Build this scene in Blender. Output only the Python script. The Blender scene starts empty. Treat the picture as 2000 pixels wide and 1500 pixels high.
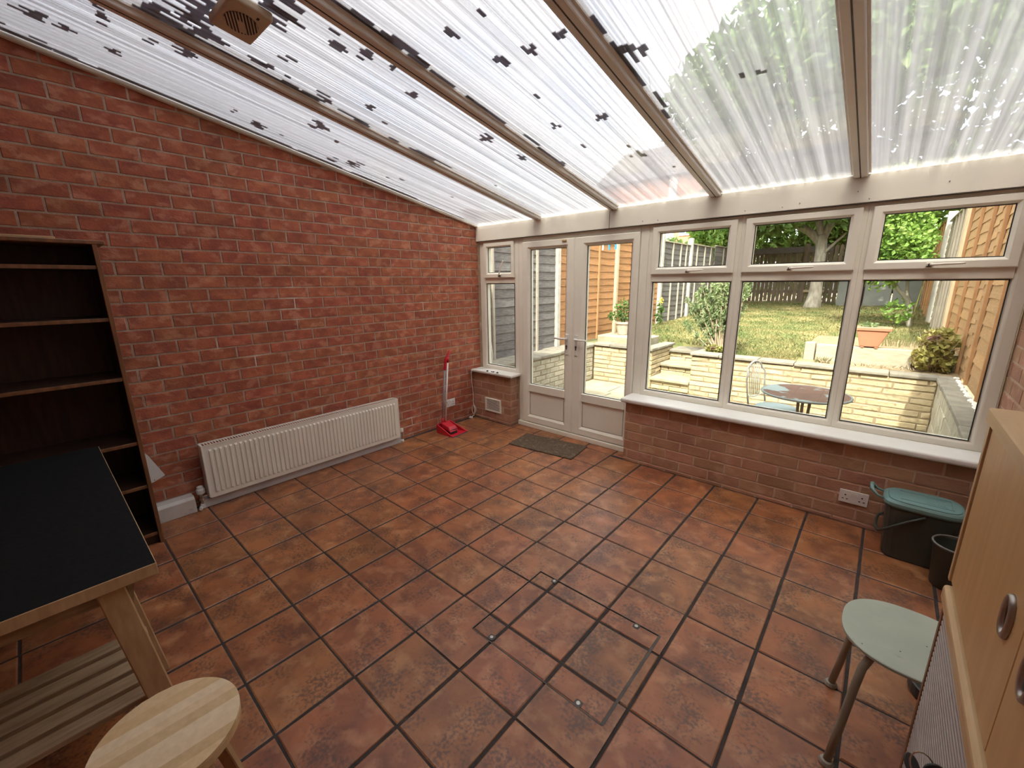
import bpy, math, random
import numpy as np
from mathutils import Matrix, Vector
sc = bpy.context.scene
COL = sc.collection

# ------------------------------------------------------------------ camera
RM = ((0.7516439, 0.6594906, -0.0101781), (0.1468664, -0.1823927, -0.9721950), (-0.6430099, 0.7292497, -0.2339514))
CP = (3.5345362, -3.4537877, 1.5471056)
FPX = 822.0955
cam = bpy.data.cameras.new('camera'); cam.sensor_fit = 'HORIZONTAL'; cam.sensor_width = 36.0
cam.lens = FPX / 2000.0 * 36.0; cam.clip_start = 0.02; cam.clip_end = 300
co = bpy.data.objects.new('camera', cam); COL.objects.link(co)
r_, d_, f_ = RM
co.matrix_world = Matrix(((r_[0], -d_[0], -f_[0], CP[0]), (r_[1], -d_[1], -f_[1], CP[1]), (r_[2], -d_[2], -f_[2], CP[2]), (0, 0, 0, 1)))
sc.camera = co

# ------------------------------------------------------------------ world, sun, exposure
SKY = 0.86
SUN = Vector((0.17, -1.0, 1.15)).normalized()
w = bpy.data.worlds.new('sky'); sc.world = w; w.use_nodes = True
nt = w.node_tree; bg = nt.nodes['Background']
# hazy summer sky: physical sky, whitened by thin broken cloud all round
sky = nt.nodes.new('ShaderNodeTexSky'); sky.sky_type = 'NISHITA'; sky.sun_disc = False
sky.sun_elevation = math.asin(SUN.z); sky.sun_rotation = math.atan2(SUN.x, SUN.y)
sky.air_density = 1.0; sky.dust_density = 3.6; sky.ozone_density = 1.0
gco = nt.nodes.new('ShaderNodeTexCoord'); cn = nt.nodes.new('ShaderNodeTexNoise'); cn.inputs['Scale'].default_value = 2.2; cn.inputs['Detail'].default_value = 6
nt.links.new(gco.outputs['Generated'], cn.inputs['Vector'])
mr_ = nt.nodes.new('ShaderNodeMapRange'); mr_.inputs[1].default_value = .38; mr_.inputs[2].default_value = .62; mr_.inputs[3].default_value = .62; mr_.inputs[4].default_value = .10
nt.links.new(cn.outputs['Fac'], mr_.inputs[0])
hs_ = nt.nodes.new('ShaderNodeHueSaturation'); nt.links.new(mr_.outputs[0], hs_.inputs['Saturation']); nt.links.new(sky.outputs[0], hs_.inputs['Color'])
wm_ = nt.nodes.new('ShaderNodeMix'); wm_.data_type = 'RGBA'; wm_.blend_type = 'MULTIPLY'; wm_.inputs[0].default_value = 1.0; wm_.inputs[7].default_value = (1.0, .95, .86, 1)
nt.links.new(hs_.outputs[0], wm_.inputs[6]); nt.links.new(wm_.outputs[2], bg.inputs[0]); bg.inputs[1].default_value = SKY
sl = bpy.data.lights.new('sun', 'SUN'); sl.energy = 5.0; sl.angle = math.radians(0.6); sl.color = (1.0, 0.93, 0.78)
so = bpy.data.objects.new('sun', sl); COL.objects.link(so)
so.rotation_euler = (-SUN).to_track_quat('-Z', 'Y').to_euler(); so.location = SUN * 20
vs = sc.view_settings; vs.view_transform = 'Standard'; vs.look = 'None'; vs.gamma = 1.0; vs.use_curve_mapping = False
vs.exposure = 0.68
sc.cycles.use_denoising = True
sc.cycles.transparent_max_bounces = 14
sc.cycles.max_bounces = 6
sc.cycles.diffuse_bounces = 3
sc.cycles.glossy_bounces = 3
sc.cycles.transmission_bounces = 3
sc.cycles.use_adaptive_sampling = True
sc.cycles.adaptive_threshold = 0.10
sc.cycles.adaptive_min_samples = 16

# ------------------------------------------------------------------ helpers
def proj(p):
    v = [p[i] - CP[i] for i in range(3)]
    c = [sum(RM[k][i] * v[i] for i in range(3)) for k in range(3)]
    if c[2] <= 0.05: return None
    return (1000 + FPX * c[0] / c[2], 750 + FPX * c[1] / c[2], c[2])

class MB:
    def __init__(s): s.v = []; s.f = []
    def add(s, vs_, fs):
        o = len(s.v); s.v += [tuple(p) for p in vs_]; s.f += [tuple(i + o for i in q) for q in fs]; return s
    def box(s, x0, x1, y0, y1, z0, z1):
        return s.add([(x0,y0,z0),(x1,y0,z0),(x1,y1,z0),(x0,y1,z0),(x0,y0,z1),(x1,y0,z1),(x1,y1,z1),(x0,y1,z1)],
                     [(0,3,2,1),(4,5,6,7),(0,1,5,4),(1,2,6,5),(2,3,7,6),(3,0,4,7)])
    def hexa(s, p):   # 8 points: bottom loop 0-3, top loop 4-7
        return s.add(p, [(0,3,2,1),(4,5,6,7),(0,1,5,4),(1,2,6,5),(2,3,7,6),(3,0,4,7)])
    def prism(s, poly, a, b, ax):   # polygon (2 coords) extruded along axis ax from a to b
        n = len(poly)
        def mk(q, t):
            return [(t, q[0], q[1]), (q[0], t, q[1]), (q[0], q[1], t)][ax]
        s.add([mk(q, a) for q in poly] + [mk(q, b) for q in poly],
              [tuple(range(n)), tuple(range(2*n-1, n-1, -1))] + [(i, i+n, (i+1) % n + n, (i+1) % n) for i in range(n)])
        return s
    def tube(s, pts, r, n=8, cap=True, closed=False):
        pts = [Vector(p) for p in pts]; m = len(pts); rr = r if isinstance(r, (list, tuple)) else [r] * m
        o = len(s.v); t0 = (pts[1] - pts[0]).normalized()
        up = Vector((0,0,1)) if abs(t0.z) < .9 else Vector((1,0,0))
        a = t0.cross(up).normalized()
        for i, p in enumerate(pts):
            if closed: t = (pts[(i+1) % m] - pts[i-1]).normalized()
            else: t = (pts[min(i+1, m-1)] - pts[max(i-1, 0)]).normalized()
            a = (a - t * a.dot(t)).normalized(); b = t.cross(a)
            for k in range(n):
                an = 2 * math.pi * k / n
                s.v.append(tuple(p + (a * math.cos(an) + b * math.sin(an)) * rr[i]))
        for i in range(m if closed else m - 1):
            j = (i + 1) % m
            for k in range(n):
                s.f.append((o+i*n+k, o+i*n+(k+1) % n, o+j*n+(k+1) % n, o+j*n+k))
        if cap and not closed:
            s.f.append(tuple(o + k for k in range(n))[::-1]); s.f.append(tuple(o + (m-1)*n + k for k in range(n)))
        return s
    def lathe(s, prof, c=(0,0,0), n=24, sx=1, sy=1, pw=2.0):
        o = len(s.v); m = len(prof)
        for (r, z) in prof:
            for k in range(n):
                an = 2 * math.pi * k / n; ca, sa = math.cos(an), math.sin(an)
                if pw != 2.0:
                    q = (abs(ca)**pw + abs(sa)**pw) ** (-1/pw); ca, sa = ca*q, sa*q
                s.v.append((c[0] + r*sx*ca, c[1] + r*sy*sa, c[2] + z))
        for i in range(m-1):
            for k in range(n):
                s.f.append((o+i*n+k, o+i*n+(k+1) % n, o+(i+1)*n+(k+1) % n, o+(i+1)*n+k))
        s.f.append(tuple(o + k for k in range(n))[::-1]); s.f.append(tuple(o + (m-1)*n + k for k in range(n)))
        return s
    def ring(s, x0, x1, z0, z1, wl, wr, wb, wt, prof):   # mitred frame in the xz plane; prof = [(fraction of width, y)]
        o = len(s.v); m = len(prof)
        for (d, y) in prof:
            a, b, c, e = x0 + wl*d, x1 - wr*d, z0 + wb*d, z1 - wt*d
            s.v += [(a,y,c),(b,y,c),(b,y,e),(a,y,e)]
        for i in range(m):
            j = (i+1) % m
            for k in range(4):
                l = (k+1) % 4
                s.f.append((o+i*4+k, o+j*4+k, o+j*4+l, o+i*4+l))
        return s
    def mesh(s, name, smooth=False):
        me = bpy.data.meshes.new(name); me.from_pydata(s.v, [], s.f); me.update()
        if smooth: me.polygons.foreach_set('use_smooth', [True] * len(me.polygons))
        return me
    def build(s, name, m, parent=None, bevel=0, smooth=False, seg=1, **kw):
        return obj(name, s.mesh(name, smooth), m, parent, bevel, seg, **kw)

def obj(name, me, m=None, parent=None, bevel=0, seg=1, loc=None, autos=None):
    o = bpy.data.objects.new(name, me); COL.objects.link(o)
    if m is not None and len(me.materials) == 0: me.materials.append(m)
    if loc is not None: o.location = loc
    if parent is not None: o.parent = parent
    if bevel:
        b = o.modifiers.new('bevel', 'BEVEL'); b.width = bevel; b.segments = seg; b.limit_method = 'ANGLE'; b.angle_limit = math.radians(40)
    return o
def empty(name, loc=(0,0,0), parent=None):
    o = bpy.data.objects.new(name, None); COL.objects.link(o); o.location = loc; o.empty_display_size = .1
    if parent is not None: o.parent = parent
    return o
def tag(o, label=None, cat=None, group=None, kind=None):
    if label: o['label'] = label
    if cat: o['category'] = cat
    if group: o['group'] = group
    if kind: o['kind'] = kind
    return o
def keep(o, parent):   # parent without moving (parents carry only a translation)
    o.parent = parent; o.matrix_parent_inverse = Matrix.Translation(-parent.location); return o
def thing(name, label, cat, loc, group=None): return tag(empty(name, loc), label, cat, group)
def off(mb, loc): # shift mesh coordinates into the local frame of a thing placed at loc
    mb.v = [(p[0]-loc[0], p[1]-loc[1], p[2]-loc[2]) for p in mb.v]; return mb

# ------------------------------------------------------------------ materials
def pm(name, c1, c2=None, scale=8.0, rough=.6, bump=0.0, stretch=(1,1,1), rnd=0.0, c3=None, s3=40.0, t3=(.55,.7), detail=6.0, spec=.5, metal=0.0, bscale=None, lo=.35, hi=.65, hue=0.0, attr=False, distort=0.0, transl=0.0, coat=0.0):
    m = bpy.data.materials.new(name); m.use_nodes = True; n = m.node_tree.nodes; L = m.node_tree.links
    p = n['Principled BSDF']; p.inputs['Roughness'].default_value = rough; p.inputs['Metallic'].default_value = metal
    p.inputs['Specular IOR Level'].default_value = spec
    if coat: p.inputs['Coat Weight'].default_value = coat; p.inputs['Coat Roughness'].default_value = .15
    if c2 is None and not rnd and not bump:
        # plain paint or plastic: a faint tonal noise keeps it from being dead flat
        c2 = tuple(v * .94 for v in c1)
    g = n.new('ShaderNodeNewGeometry'); mp = n.new('ShaderNodeVectorMath'); mp.operation = 'MULTIPLY'
    mp.inputs[1].default_value = stretch; L.new(g.outputs['Position'], mp.inputs[0])
    tx = n.new('ShaderNodeTexNoise'); tx.inputs['Scale'].default_value = scale; tx.inputs['Detail'].default_value = detail; tx.inputs['Distortion'].default_value = distort
    L.new(mp.outputs[0], tx.inputs['Vector'])
    rmp = n.new('ShaderNodeValToRGB'); rmp.color_ramp.elements[0].position = lo; rmp.color_ramp.elements[1].position = hi
    rmp.color_ramp.elements[0].color = (*c1, 1); rmp.color_ramp.elements[1].color = (*(c2 or c1), 1)
    L.new(tx.outputs['Fac'], rmp.inputs[0]); col = rmp.outputs[0]
    if c3 is not None:
        t2 = n.new('ShaderNodeTexNoise'); t2.inputs['Scale'].default_value = s3; t2.inputs['Detail'].default_value = 4; L.new(mp.outputs[0], t2.inputs['Vector'])
        mr = n.new('ShaderNodeMapRange'); mr.inputs[1].default_value = t3[0]; mr.inputs[2].default_value = t3[1]; L.new(t2.outputs['Fac'], mr.inputs[0])
        mx = n.new('ShaderNodeMix'); mx.data_type = 'RGBA'; L.new(mr.outputs[0], mx.inputs[0]); L.new(col, mx.inputs[6]); mx.inputs[7].default_value = (*c3, 1); col = mx.outputs[2]
    if rnd or hue:
        oi = n.new('ShaderNodeObjectInfo'); val = oi.outputs['Random']
        if attr:
            at = n.new('ShaderNodeAttribute'); at.attribute_name = 'rnd'
            ad = n.new('ShaderNodeMath'); ad.operation = 'ADD'; L.new(val, ad.inputs[0]); L.new(at.outputs['Fac'], ad.inputs[1])
            fr = n.new('ShaderNodeMath'); fr.operation = 'FRACT'; L.new(ad.outputs[0], fr.inputs[0]); val = fr.outputs[0]
        hs = n.new('ShaderNodeHueSaturation'); L.new(col, hs.inputs['Color'])
        a = n.new('ShaderNodeMapRange'); a.inputs[3].default_value = 1 - rnd; a.inputs[4].default_value = 1 + rnd; L.new(val, a.inputs[0]); L.new(a.outputs[0], hs.inputs['Value'])
        if hue:
            wn = n.new('ShaderNodeTexWhiteNoise'); wn.noise_dimensions = '1D'; L.new(val, wn.inputs['W'])
            b = n.new('ShaderNodeMapRange'); b.inputs[3].default_value = .5 - hue; b.inputs[4].default_value = .5 + hue; L.new(wn.outputs[0], b.inputs[0]); L.new(b.outputs[0], hs.inputs['Hue'])
        col = hs.outputs[0]
    L.new(col, p.inputs['Base Color'])
    if bump:
        tb = tx
        if bscale:
            tb = n.new('ShaderNodeTexNoise'); tb.inputs['Scale'].default_value = bscale; tb.inputs['Detail'].default_value = 5; L.new(mp.outputs[0], tb.inputs['Vector'])
        bp = n.new('ShaderNodeBump'); bp.inputs['Strength'].default_value = bump; bp.inputs['Distance'].default_value = .01
        L.new(tb.outputs['Fac'], bp.inputs['Height']); L.new(bp.outputs[0], p.inputs['Normal'])
    if transl:
        tr = n.new('ShaderNodeBsdfTranslucent'); L.new(col, tr.inputs[0]); ms = n.new('ShaderNodeMixShader'); ms.inputs[0].default_value = transl
        L.new(p.outputs[0], ms.inputs[1]); L.new(tr.outputs[0], ms.inputs[2]); L.new(ms.outputs[0], n['Material Output'].inputs[0])
    return m

def schlick(n, L, gl):   # thin-sheet mirror reflection, the same from both sides
    lw = n.new('ShaderNodeLayerWeight'); pw = n.new('ShaderNodeMath'); pw.operation = 'POWER'; pw.inputs[1].default_value = 5.0; L.new(lw.outputs['Facing'], pw.inputs[0])
    ma = n.new('ShaderNodeMath'); ma.operation = 'MULTIPLY_ADD'; ma.inputs[1].default_value = .94*gl; ma.inputs[2].default_value = .06*gl; L.new(pw.outputs[0], ma.inputs[0]); return ma

def thin_glass(name, tint=(.95,.97,.95), gl=1.0, rough=0.0):
    m = bpy.data.materials.new(name); m.use_nodes = True; n = m.node_tree.nodes; L = m.node_tree.links
    for q in list(n):
        if q.type == 'BSDF_PRINCIPLED': n.remove(q)
    t = n.new('ShaderNodeBsdfTransparent'); t.inputs[0].default_value = (*tint, 1)
    g = n.new('ShaderNodeBsdfGlossy'); g.inputs['Roughness'].default_value = rough
    ml = schlick(n, L, gl)
    ms = n.new('ShaderNodeMixShader'); L.new(ml.outputs[0], ms.inputs[0]); L.new(t.outputs[0], ms.inputs[1]); L.new(g.outputs[0], ms.inputs[2])
    L.new(ms.outputs[0], n['Material Output'].inputs[0]); return m

def polycarb(name, tcol, dcol, fac, gl, rough, noise=0, ab=0.0):
    m = bpy.data.materials.new(name); m.use_nodes = True; n = m.node_tree.nodes; L = m.node_tree.links
    for q in list(n):
        if q.type == 'BSDF_PRINCIPLED': n.remove(q)
    t = n.new('ShaderNodeBsdfTransparent'); t.inputs[0].default_value = (*tcol, 1)
    d = n.new('ShaderNodeBsdfTranslucent'); d.inputs[0].default_value = (*dcol, 1)
    df = n.new('ShaderNodeBsdfDiffuse'); df.inputs[0].default_value = (*dcol, 1)
    md = n.new('ShaderNodeMixShader'); md.inputs[0].default_value = .35; L.new(d.outputs[0], md.inputs[1]); L.new(df.outputs[0], md.inputs[2])
    lwt = n.new('ShaderNodeLayerWeight'); lc = n.new('ShaderNodeMath'); lc.operation = 'SUBTRACT'; lc.inputs[0].default_value = 1.06; L.new(lwt.outputs['Facing'], lc.inputs[1])   # longer way through the sheet at a slant
    ex = n.new('ShaderNodeMath'); ex.operation = 'DIVIDE'; ex.inputs[0].default_value = -ab; L.new(lc.outputs[0], ex.inputs[1])
    e2 = n.new('ShaderNodeMath'); e2.operation = 'EXPONENT'; L.new(ex.outputs[0], e2.inputs[0])
    tm = n.new('ShaderNodeVectorMath'); tm.operation = 'SCALE'; tm.inputs[0].default_value = tcol; L.new(e2.outputs[0], tm.inputs['Scale']); L.new(tm.outputs[0], t.inputs[0])
    m1 = n.new('ShaderNodeMixShader'); m1.inputs[0].default_value = fac; L.new(t.outputs[0], m1.inputs[1]); L.new(md.outputs[0], m1.inputs[2])
    if noise:   # each flute holds its own film of dirt and damp
        g0 = n.new('ShaderNodeNewGeometry'); v0 = n.new('ShaderNodeVectorMath'); v0.operation = 'MULTIPLY'; v0.inputs[1].default_value = (70, .22, .22); L.new(g0.outputs['Position'], v0.inputs[0])
        t0 = n.new('ShaderNodeTexNoise'); t0.inputs['Scale'].default_value = 1.0; t0.inputs['Detail'].default_value = 2; L.new(v0.outputs[0], t0.inputs['Vector'])
        r0 = n.new('ShaderNodeMapRange'); r0.inputs[1].default_value = .36; r0.inputs[2].default_value = .66; r0.inputs[3].default_value = -ab*.35; r0.inputs[4].default_value = -ab*2.1; L.new(t0.outputs['Fac'], r0.inputs[0]); L.new(r0.outputs[0], ex.inputs[0])
    if noise:   # dusty bands that run along the flutes
        ge = n.new('ShaderNodeNewGeometry'); vm = n.new('ShaderNodeVectorMath'); vm.operation = 'MULTIPLY'; vm.inputs[1].default_value = (28, .35, .35); L.new(ge.outputs['Position'], vm.inputs[0])
        tx = n.new('ShaderNodeTexNoise'); tx.inputs['Scale'].default_value = 1.0; tx.inputs['Detail'].default_value = 3; L.new(vm.outputs[0], tx.inputs['Vector'])
        mr = n.new('ShaderNodeMapRange'); mr.inputs[1].default_value = .35; mr.inputs[2].default_value = .7; mr.inputs[3].default_value = fac - noise; mr.inputs[4].default_value = fac + noise
        L.new(tx.outputs['Fac'], mr.inputs[0]); L.new(mr.outputs[0], m1.inputs[0])
    g = n.new('ShaderNodeBsdfGlossy'); g.inputs['Roughness'].default_value = rough
    ml = schlick(n, L, gl)
    ms = n.new('ShaderNodeMixShader'); L.new(ml.outputs[0], ms.inputs[0]); L.new(m1.outputs[0], ms.inputs[1]); L.new(g.outputs[0], ms.inputs[2])
    L.new(ms.outputs[0], n['Material Output'].inputs[0]); return m

M = {}
M['brick'] = pm('red_brick', (.47,.142,.070), (.31,.088,.052), 11, .85, .35, (1,1,1.6), rnd=.14, c3=(.53,.215,.128), s3=10, t3=(.52,.64), hue=.006, attr=True, bscale=60)
M['mortar'] = pm('mortar', (.50,.37,.28), (.38,.27,.20), 14, .95, .5, c3=(.68,.58,.48), s3=3.2, t3=(.60,.70), bscale=90)
M['brick2'] = pm('tan_brick', (.45,.25,.155), (.37,.19,.118), 7, .85, .3, (1,1,1.5), rnd=.14, hue=.01, c3=(.50,.30,.20), s3=9, attr=True, bscale=60)  # paler, browner brick than the left wall, with mortar to match
M['mortar2'] = pm('tan_mortar', (.58,.42,.31), (.48,.34,.245), 14, .95, .4, bscale=90)
M['grout'] = pm('dark_grout', (.030,.023,.021), (.052,.039,.034), 20, .9, .4, bscale=80)
M['upvc'] = pm('aged_white_upvc', (.88,.86,.745), (.85,.83,.715), 5, .38, spec=.45)
M['upvc_panel'] = pm('door_panel_upvc', (.86,.84,.735), (.83,.81,.70), 5, .4)
M['sill'] = pm('white_sill', (.80,.79,.75), (.76,.75,.71), 6, .35)
M['gasket'] = pm('black_gasket', (.02,.02,.022), (.03,.03,.03), 9, .6)
M['glass'] = thin_glass('window_glass')
M['metal'] = pm('dull_metal', (.45,.42,.38), (.38,.35,.32), 20, .35, metal=.9)
M['darkmetal'] = pm('dark_metal', (.06,.05,.045), (.09,.075,.065), 20, .5, metal=.5)
M['rafter'] = pm('rafter_upvc', (.88,.86,.81), (.83,.81,.765), 6, .45)
M['trimw'] = pm('cream_trim', (.84,.79,.69), (.79,.74,.64), 8, .5)
M['poly'] = polycarb('twinwall_sheet', (.95,.96,.97), (.72,.72,.73), .40, .9, .04, .15, ab=.36)
M['web'] = polycarb('twinwall_web', (.70,.705,.72), (.45,.45,.47), .35, .1, .1)
M['grime'] = polycarb('dark_flute_grime', (.34,.33,.37), (.10,.095,.11), .45, .02, .5)
# mottled terracotta print of the floor tiles: world-space noise, per-tile tone, worn darker patches near the tile edges
def tile_mat():
    m = pm('terracotta_tile', (.385,.138,.052), (.185,.066,.031), 5.5, .40, .10, rnd=.09, hue=.006, c3=(.44,.195,.088), s3=11, t3=(.50,.70), bscale=45, distort=.6, attr=False, lo=.34, hi=.68)
    n = m.node_tree.nodes; L = m.node_tree.links; p = n['Principled BSDF']
    src = p.inputs['Base Color'].links[0].from_socket
    g = n['Geometry'] if 'Geometry' in n else [q for q in n if q.type == 'NEW_GEOMETRY'][0]
    # fine dark specks
    t = n.new('ShaderNodeTexNoise'); t.inputs['Scale'].default_value = 75; t.inputs['Detail'].default_value = 6; L.new(g.outputs['Position'], t.inputs['Vector'])
    big = n.new('ShaderNodeTexNoise'); big.inputs['Scale'].default_value = 7; L.new(g.outputs['Position'], big.inputs['Vector'])
    mu = n.new('ShaderNodeMath'); mu.operation = 'MULTIPLY'; L.new(t.outputs['Fac'], mu.inputs[0]); L.new(big.outputs['Fac'], mu.inputs[1])
    r = n.new('ShaderNodeMapRange'); r.inputs[1].default_value = .25; r.inputs[2].default_value = .37; L.new(mu.outputs[0], r.inputs[0]); r.inputs[4].default_value = .72
    mx = n.new('ShaderNodeMix'); mx.data_type = 'RGBA'; L.new(r.outputs[0], mx.inputs[0]); L.new(src, mx.inputs[6]); mx.inputs[7].default_value = (.085,.046,.034,1)
    # pale worn rim
    tc = n.new('ShaderNodeTexCoord'); sx = n.new('ShaderNodeSeparateXYZ'); L.new(tc.outputs['Generated'], sx.inputs[0])
    def edge(sock):
        a = n.new('ShaderNodeMath'); a.operation = 'SUBTRACT'; L.new(sock, a.inputs[0]); a.inputs[1].default_value = .5
        b = n.new('ShaderNodeMath'); b.operation = 'ABSOLUTE'; L.new(a.outputs[0], b.inputs[0]); return b.outputs[0]
    e = n.new('ShaderNodeMath'); e.operation = 'MAXIMUM'; L.new(edge(sx.outputs[0]), e.inputs[0]); L.new(edge(sx.outputs[1]), e.inputs[1])
    e2 = n.new('ShaderNodeMath'); e2.operation = 'MULTIPLY_ADD'; L.new(t.outputs['Fac'], e2.inputs[0]); e2.inputs[1].default_value = .10; L.new(e.outputs[0], e2.inputs[2])
    er = n.new('ShaderNodeMapRange'); er.inputs[1].default_value = .48; er.inputs[2].default_value = .56; er.inputs[4].default_value = .16; L.new(e2.outputs[0], er.inputs[0])
    m2 = n.new('ShaderNodeMix'); m2.data_type = 'RGBA'; L.new(er.outputs[0], m2.inputs[0]); L.new(mx.outputs[2], m2.inputs[6]); m2.inputs[7].default_value = (.40,.24,.13,1)
    L.new(m2.outputs[2], p.inputs['Base Color'])
    return m
M['tile'] = tile_mat()

# axis maps for wall faces: (u, v, w) -> (x, y, z)
FACE = {'+x': lambda u, v, q: (q, u, v), '-y': lambda u, v, q: (u, -q, v), '-x': lambda u, v, q: (-q, -u, v), '+y': lambda u, v, q: (-u, q, v), '+z': lambda u, v, q: (u, v, q)}
def slab_mesh(name, poly, face, depth, cham, jit=0.0, rng=None, cz=.004):
    """one brick, stone or tile: outline poly (u,v) about its own origin, front face at w=0 with a chamfered arris"""
    n = len(poly); F = FACE[face]
    cx = sum(p[0] for p in poly)/n; cy = sum(p[1] for p in poly)/n
    def ins(p, c):
        dx, dy = p[0]-cx, p[1]-cy; return (p[0] - (c if dx > 0 else -c), p[1] - (c if dy > 0 else -c))
    j = lambda a: (rng.uniform(-a, a) if rng else 0)
    mb = MB()
    back = [F(p[0], p[1], -depth) for p in poly]
    mid = [F(p[0] + j(jit), p[1] + j(jit), -cz) for p in poly]
    fr = []
    for p in poly:
        q = ins(p, cham); fr.append(F(q[0] + j(jit), q[1] + j(jit), j(jit*.8)))
    mb.add(back + mid + fr, [tuple(range(n))[::-1], tuple(range(2*n, 3*n))] +
           [(i, (i+1) % n, (i+1) % n + n, i+n) for i in range(n)] + [(i+n, (i+1) % n + n, (i+1) % n + 2*n, i+2*n) for i in range(n)])
    return mb
def clip(poly, f):   # keep the part of poly where f(p) <= 0
    out = []
    for i in range(len(poly)):
        a, b = poly[i], poly[(i+1) % len(poly)]; fa, fb = f(a), f(b)
        if fa <= 0: out.append(a)
        if fa * fb < 0: t = fa/(fa-fb); out.append((a[0]+(b[0]-a[0])*t, a[1]+(b[1]-a[1])*t))
    return out
def lay(parent, face, w0, u0, u1, v0, v1, L, H, joint, mats, name='brick', vref=0.0, uref=0.0, top=None, limit=300, depth=.03, cham=.003, jit=.0012, seed=1, half=.5, holes=(), varL=0.0, cz=.004):
    """courses of bricks on a wall face; up to `limit` as parts of their own (those that show largest), the rest joined"""
    rng = random.Random(seed); F = FACE[face]; pieces = []
    k0 = math.floor((v0 - vref)/H) - 1
    k = k0
    while vref + k*H < v1:
        a, b = max(v0, vref + k*H + joint/2), min(v1, vref + (k+1)*H - joint/2)
        if b - a > .012:
            if varL:
                us = [u0]; 
                while us[-1] < u1: us.append(us[-1] + L * (1 + rng.uniform(-varL, varL)) * (half if len(us) == 1 and k % 2 else 1))
            else:
                ph = uref + (half * L if k % 2 else 0); n0 = math.floor((u0 - ph)/L); us = []
                q = ph + n0*L
                while q < u1 + L: us.append(q); q += L
            for i in range(len(us)-1):
                c, d = max(u0, us[i] + joint/2), min(u1, us[i+1] - joint/2)
                if d - c < .018: continue
                poly = [(c,a),(d,a),(d,b),(c,b)]; cut = False
                if top:
                    q2 = clip(poly, lambda p: p[1] - top(p[0]))
                    if len(q2) < 3: continue
                    cut = len(q2) != 4 or q2 != poly; poly = q2
                    ar = sum(poly[t][0]*poly[(t+1) % len(poly)][1] - poly[(t+1) % len(poly)][0]*poly[t][1] for t in range(len(poly)))/2
                    if ar < .0012: continue
                mu, mv = (c+d)/2, (a+b)/2
                if any(h[0] < mu < h[1] and h[2] < mv < h[3] for h in holes): continue
                ctr = F(mu, mv, w0); pr = proj(ctr); area = 0
                if pr and -60 < pr[0] < 2060 and -40 < pr[1] < 1540: area = (d-c)*(b-a)/pr[2]**2
                pieces.append((area, ctr, [(p[0]-mu, p[1]-mv) for p in poly], cut))
        k += 1
    pieces.sort(key=lambda t: -t[0])
    cache = {}; rest = MB(); rr = []
    for idx, (area, ctr, poly, cut) in enumerate(pieces):
        if idx < limit and area > 0:
            key = None if cut else (tuple((round(p[0], 3), round(p[1], 3)) for p in poly), rng.randrange(4))
            me = cache.get(key) if key else None
            if me is None:
                me = slab_mesh(name, poly, face, depth, cham, jit, rng, cz).mesh(name); me.materials.append(mats[0])
                if key: cache[key] = me
            o = obj(name, me, None, parent, loc=ctr); o.matrix_parent_inverse = Matrix.Translation(-parent.location)
        else:
            s = slab_mesh(name, poly, face, depth, cham, jit, rng, cz)
            q = rng.random(); rr += [q] * len(s.f); rest.add([(p[0]+ctr[0]-parent.location.x, p[1]+ctr[1]-parent.location.y, p[2]+ctr[2]-parent.location.z) for p in s.v], s.f)
    if rest.f:
        me = rest.mesh(name + 's_rest'); me.materials.append(mats[0])
        at = me.attributes.new('rnd', 'FLOAT', 'FACE'); at.data.foreach_set('value', rr)
        o = obj('further_' + name + 's', me, None, parent); o['kind'] = 'stuff'

# ------------------------------------------------------------------ room shell
SL = 0.1917                                     # roof slope: rises away from the garden front
BACK = -4.2; RW = 4.08
zroof = lambda y, z0=2.158: z0 - SL * y
# left wall
wl = MB().prism([(0.06, -.3), (0.06, zroof(0.06, 2.15)), (BACK, zroof(BACK, 2.15)), (BACK, -.3)], -.25, -.0035, 0).build('wall_left', M['mortar'])
tag(wl, 'long red brick side wall with pale mortar joints', kind='structure')
lay(wl, '+x', 0.0, BACK, 0.0, 0.0, 3.0, .2265, .0832, .0095, [M['brick']], vref=1.0311 - 12*.0832, uref=-2.263, top=lambda u: zroof(u, 2.146), limit=300, seed=3)
# right wall
wr = MB().prism([(0.06, -.3), (BACK, -.3), (BACK, zroof(BACK, 2.15)), (0.06, zroof(0.06, 2.15))], RW + .0035, RW + .25, 0).build('wall_right', M['mortar2'])
tag(wr, 'brick wall at the right edge beside the window', kind='structure')
lay(wr, '-x', -RW, 0.0, 1.3, .3, 2.6, .2265, .0832, .0095, [M['brick2']], vref=.03, uref=.05, top=lambda u: zroof(-u, 2.14), limit=120, seed=5)
# back (house) wall: the two-storey house that shades the room
wb = MB().box(-9, 12, BACK - .3, BACK, -.3, 6.4).box(-9, 12, BACK - .3, BACK + .3, 6.4, 6.6).build('wall_back', M['brick'])
tag(wb, 'tall brick house wall behind the viewer', kind='structure')
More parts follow.
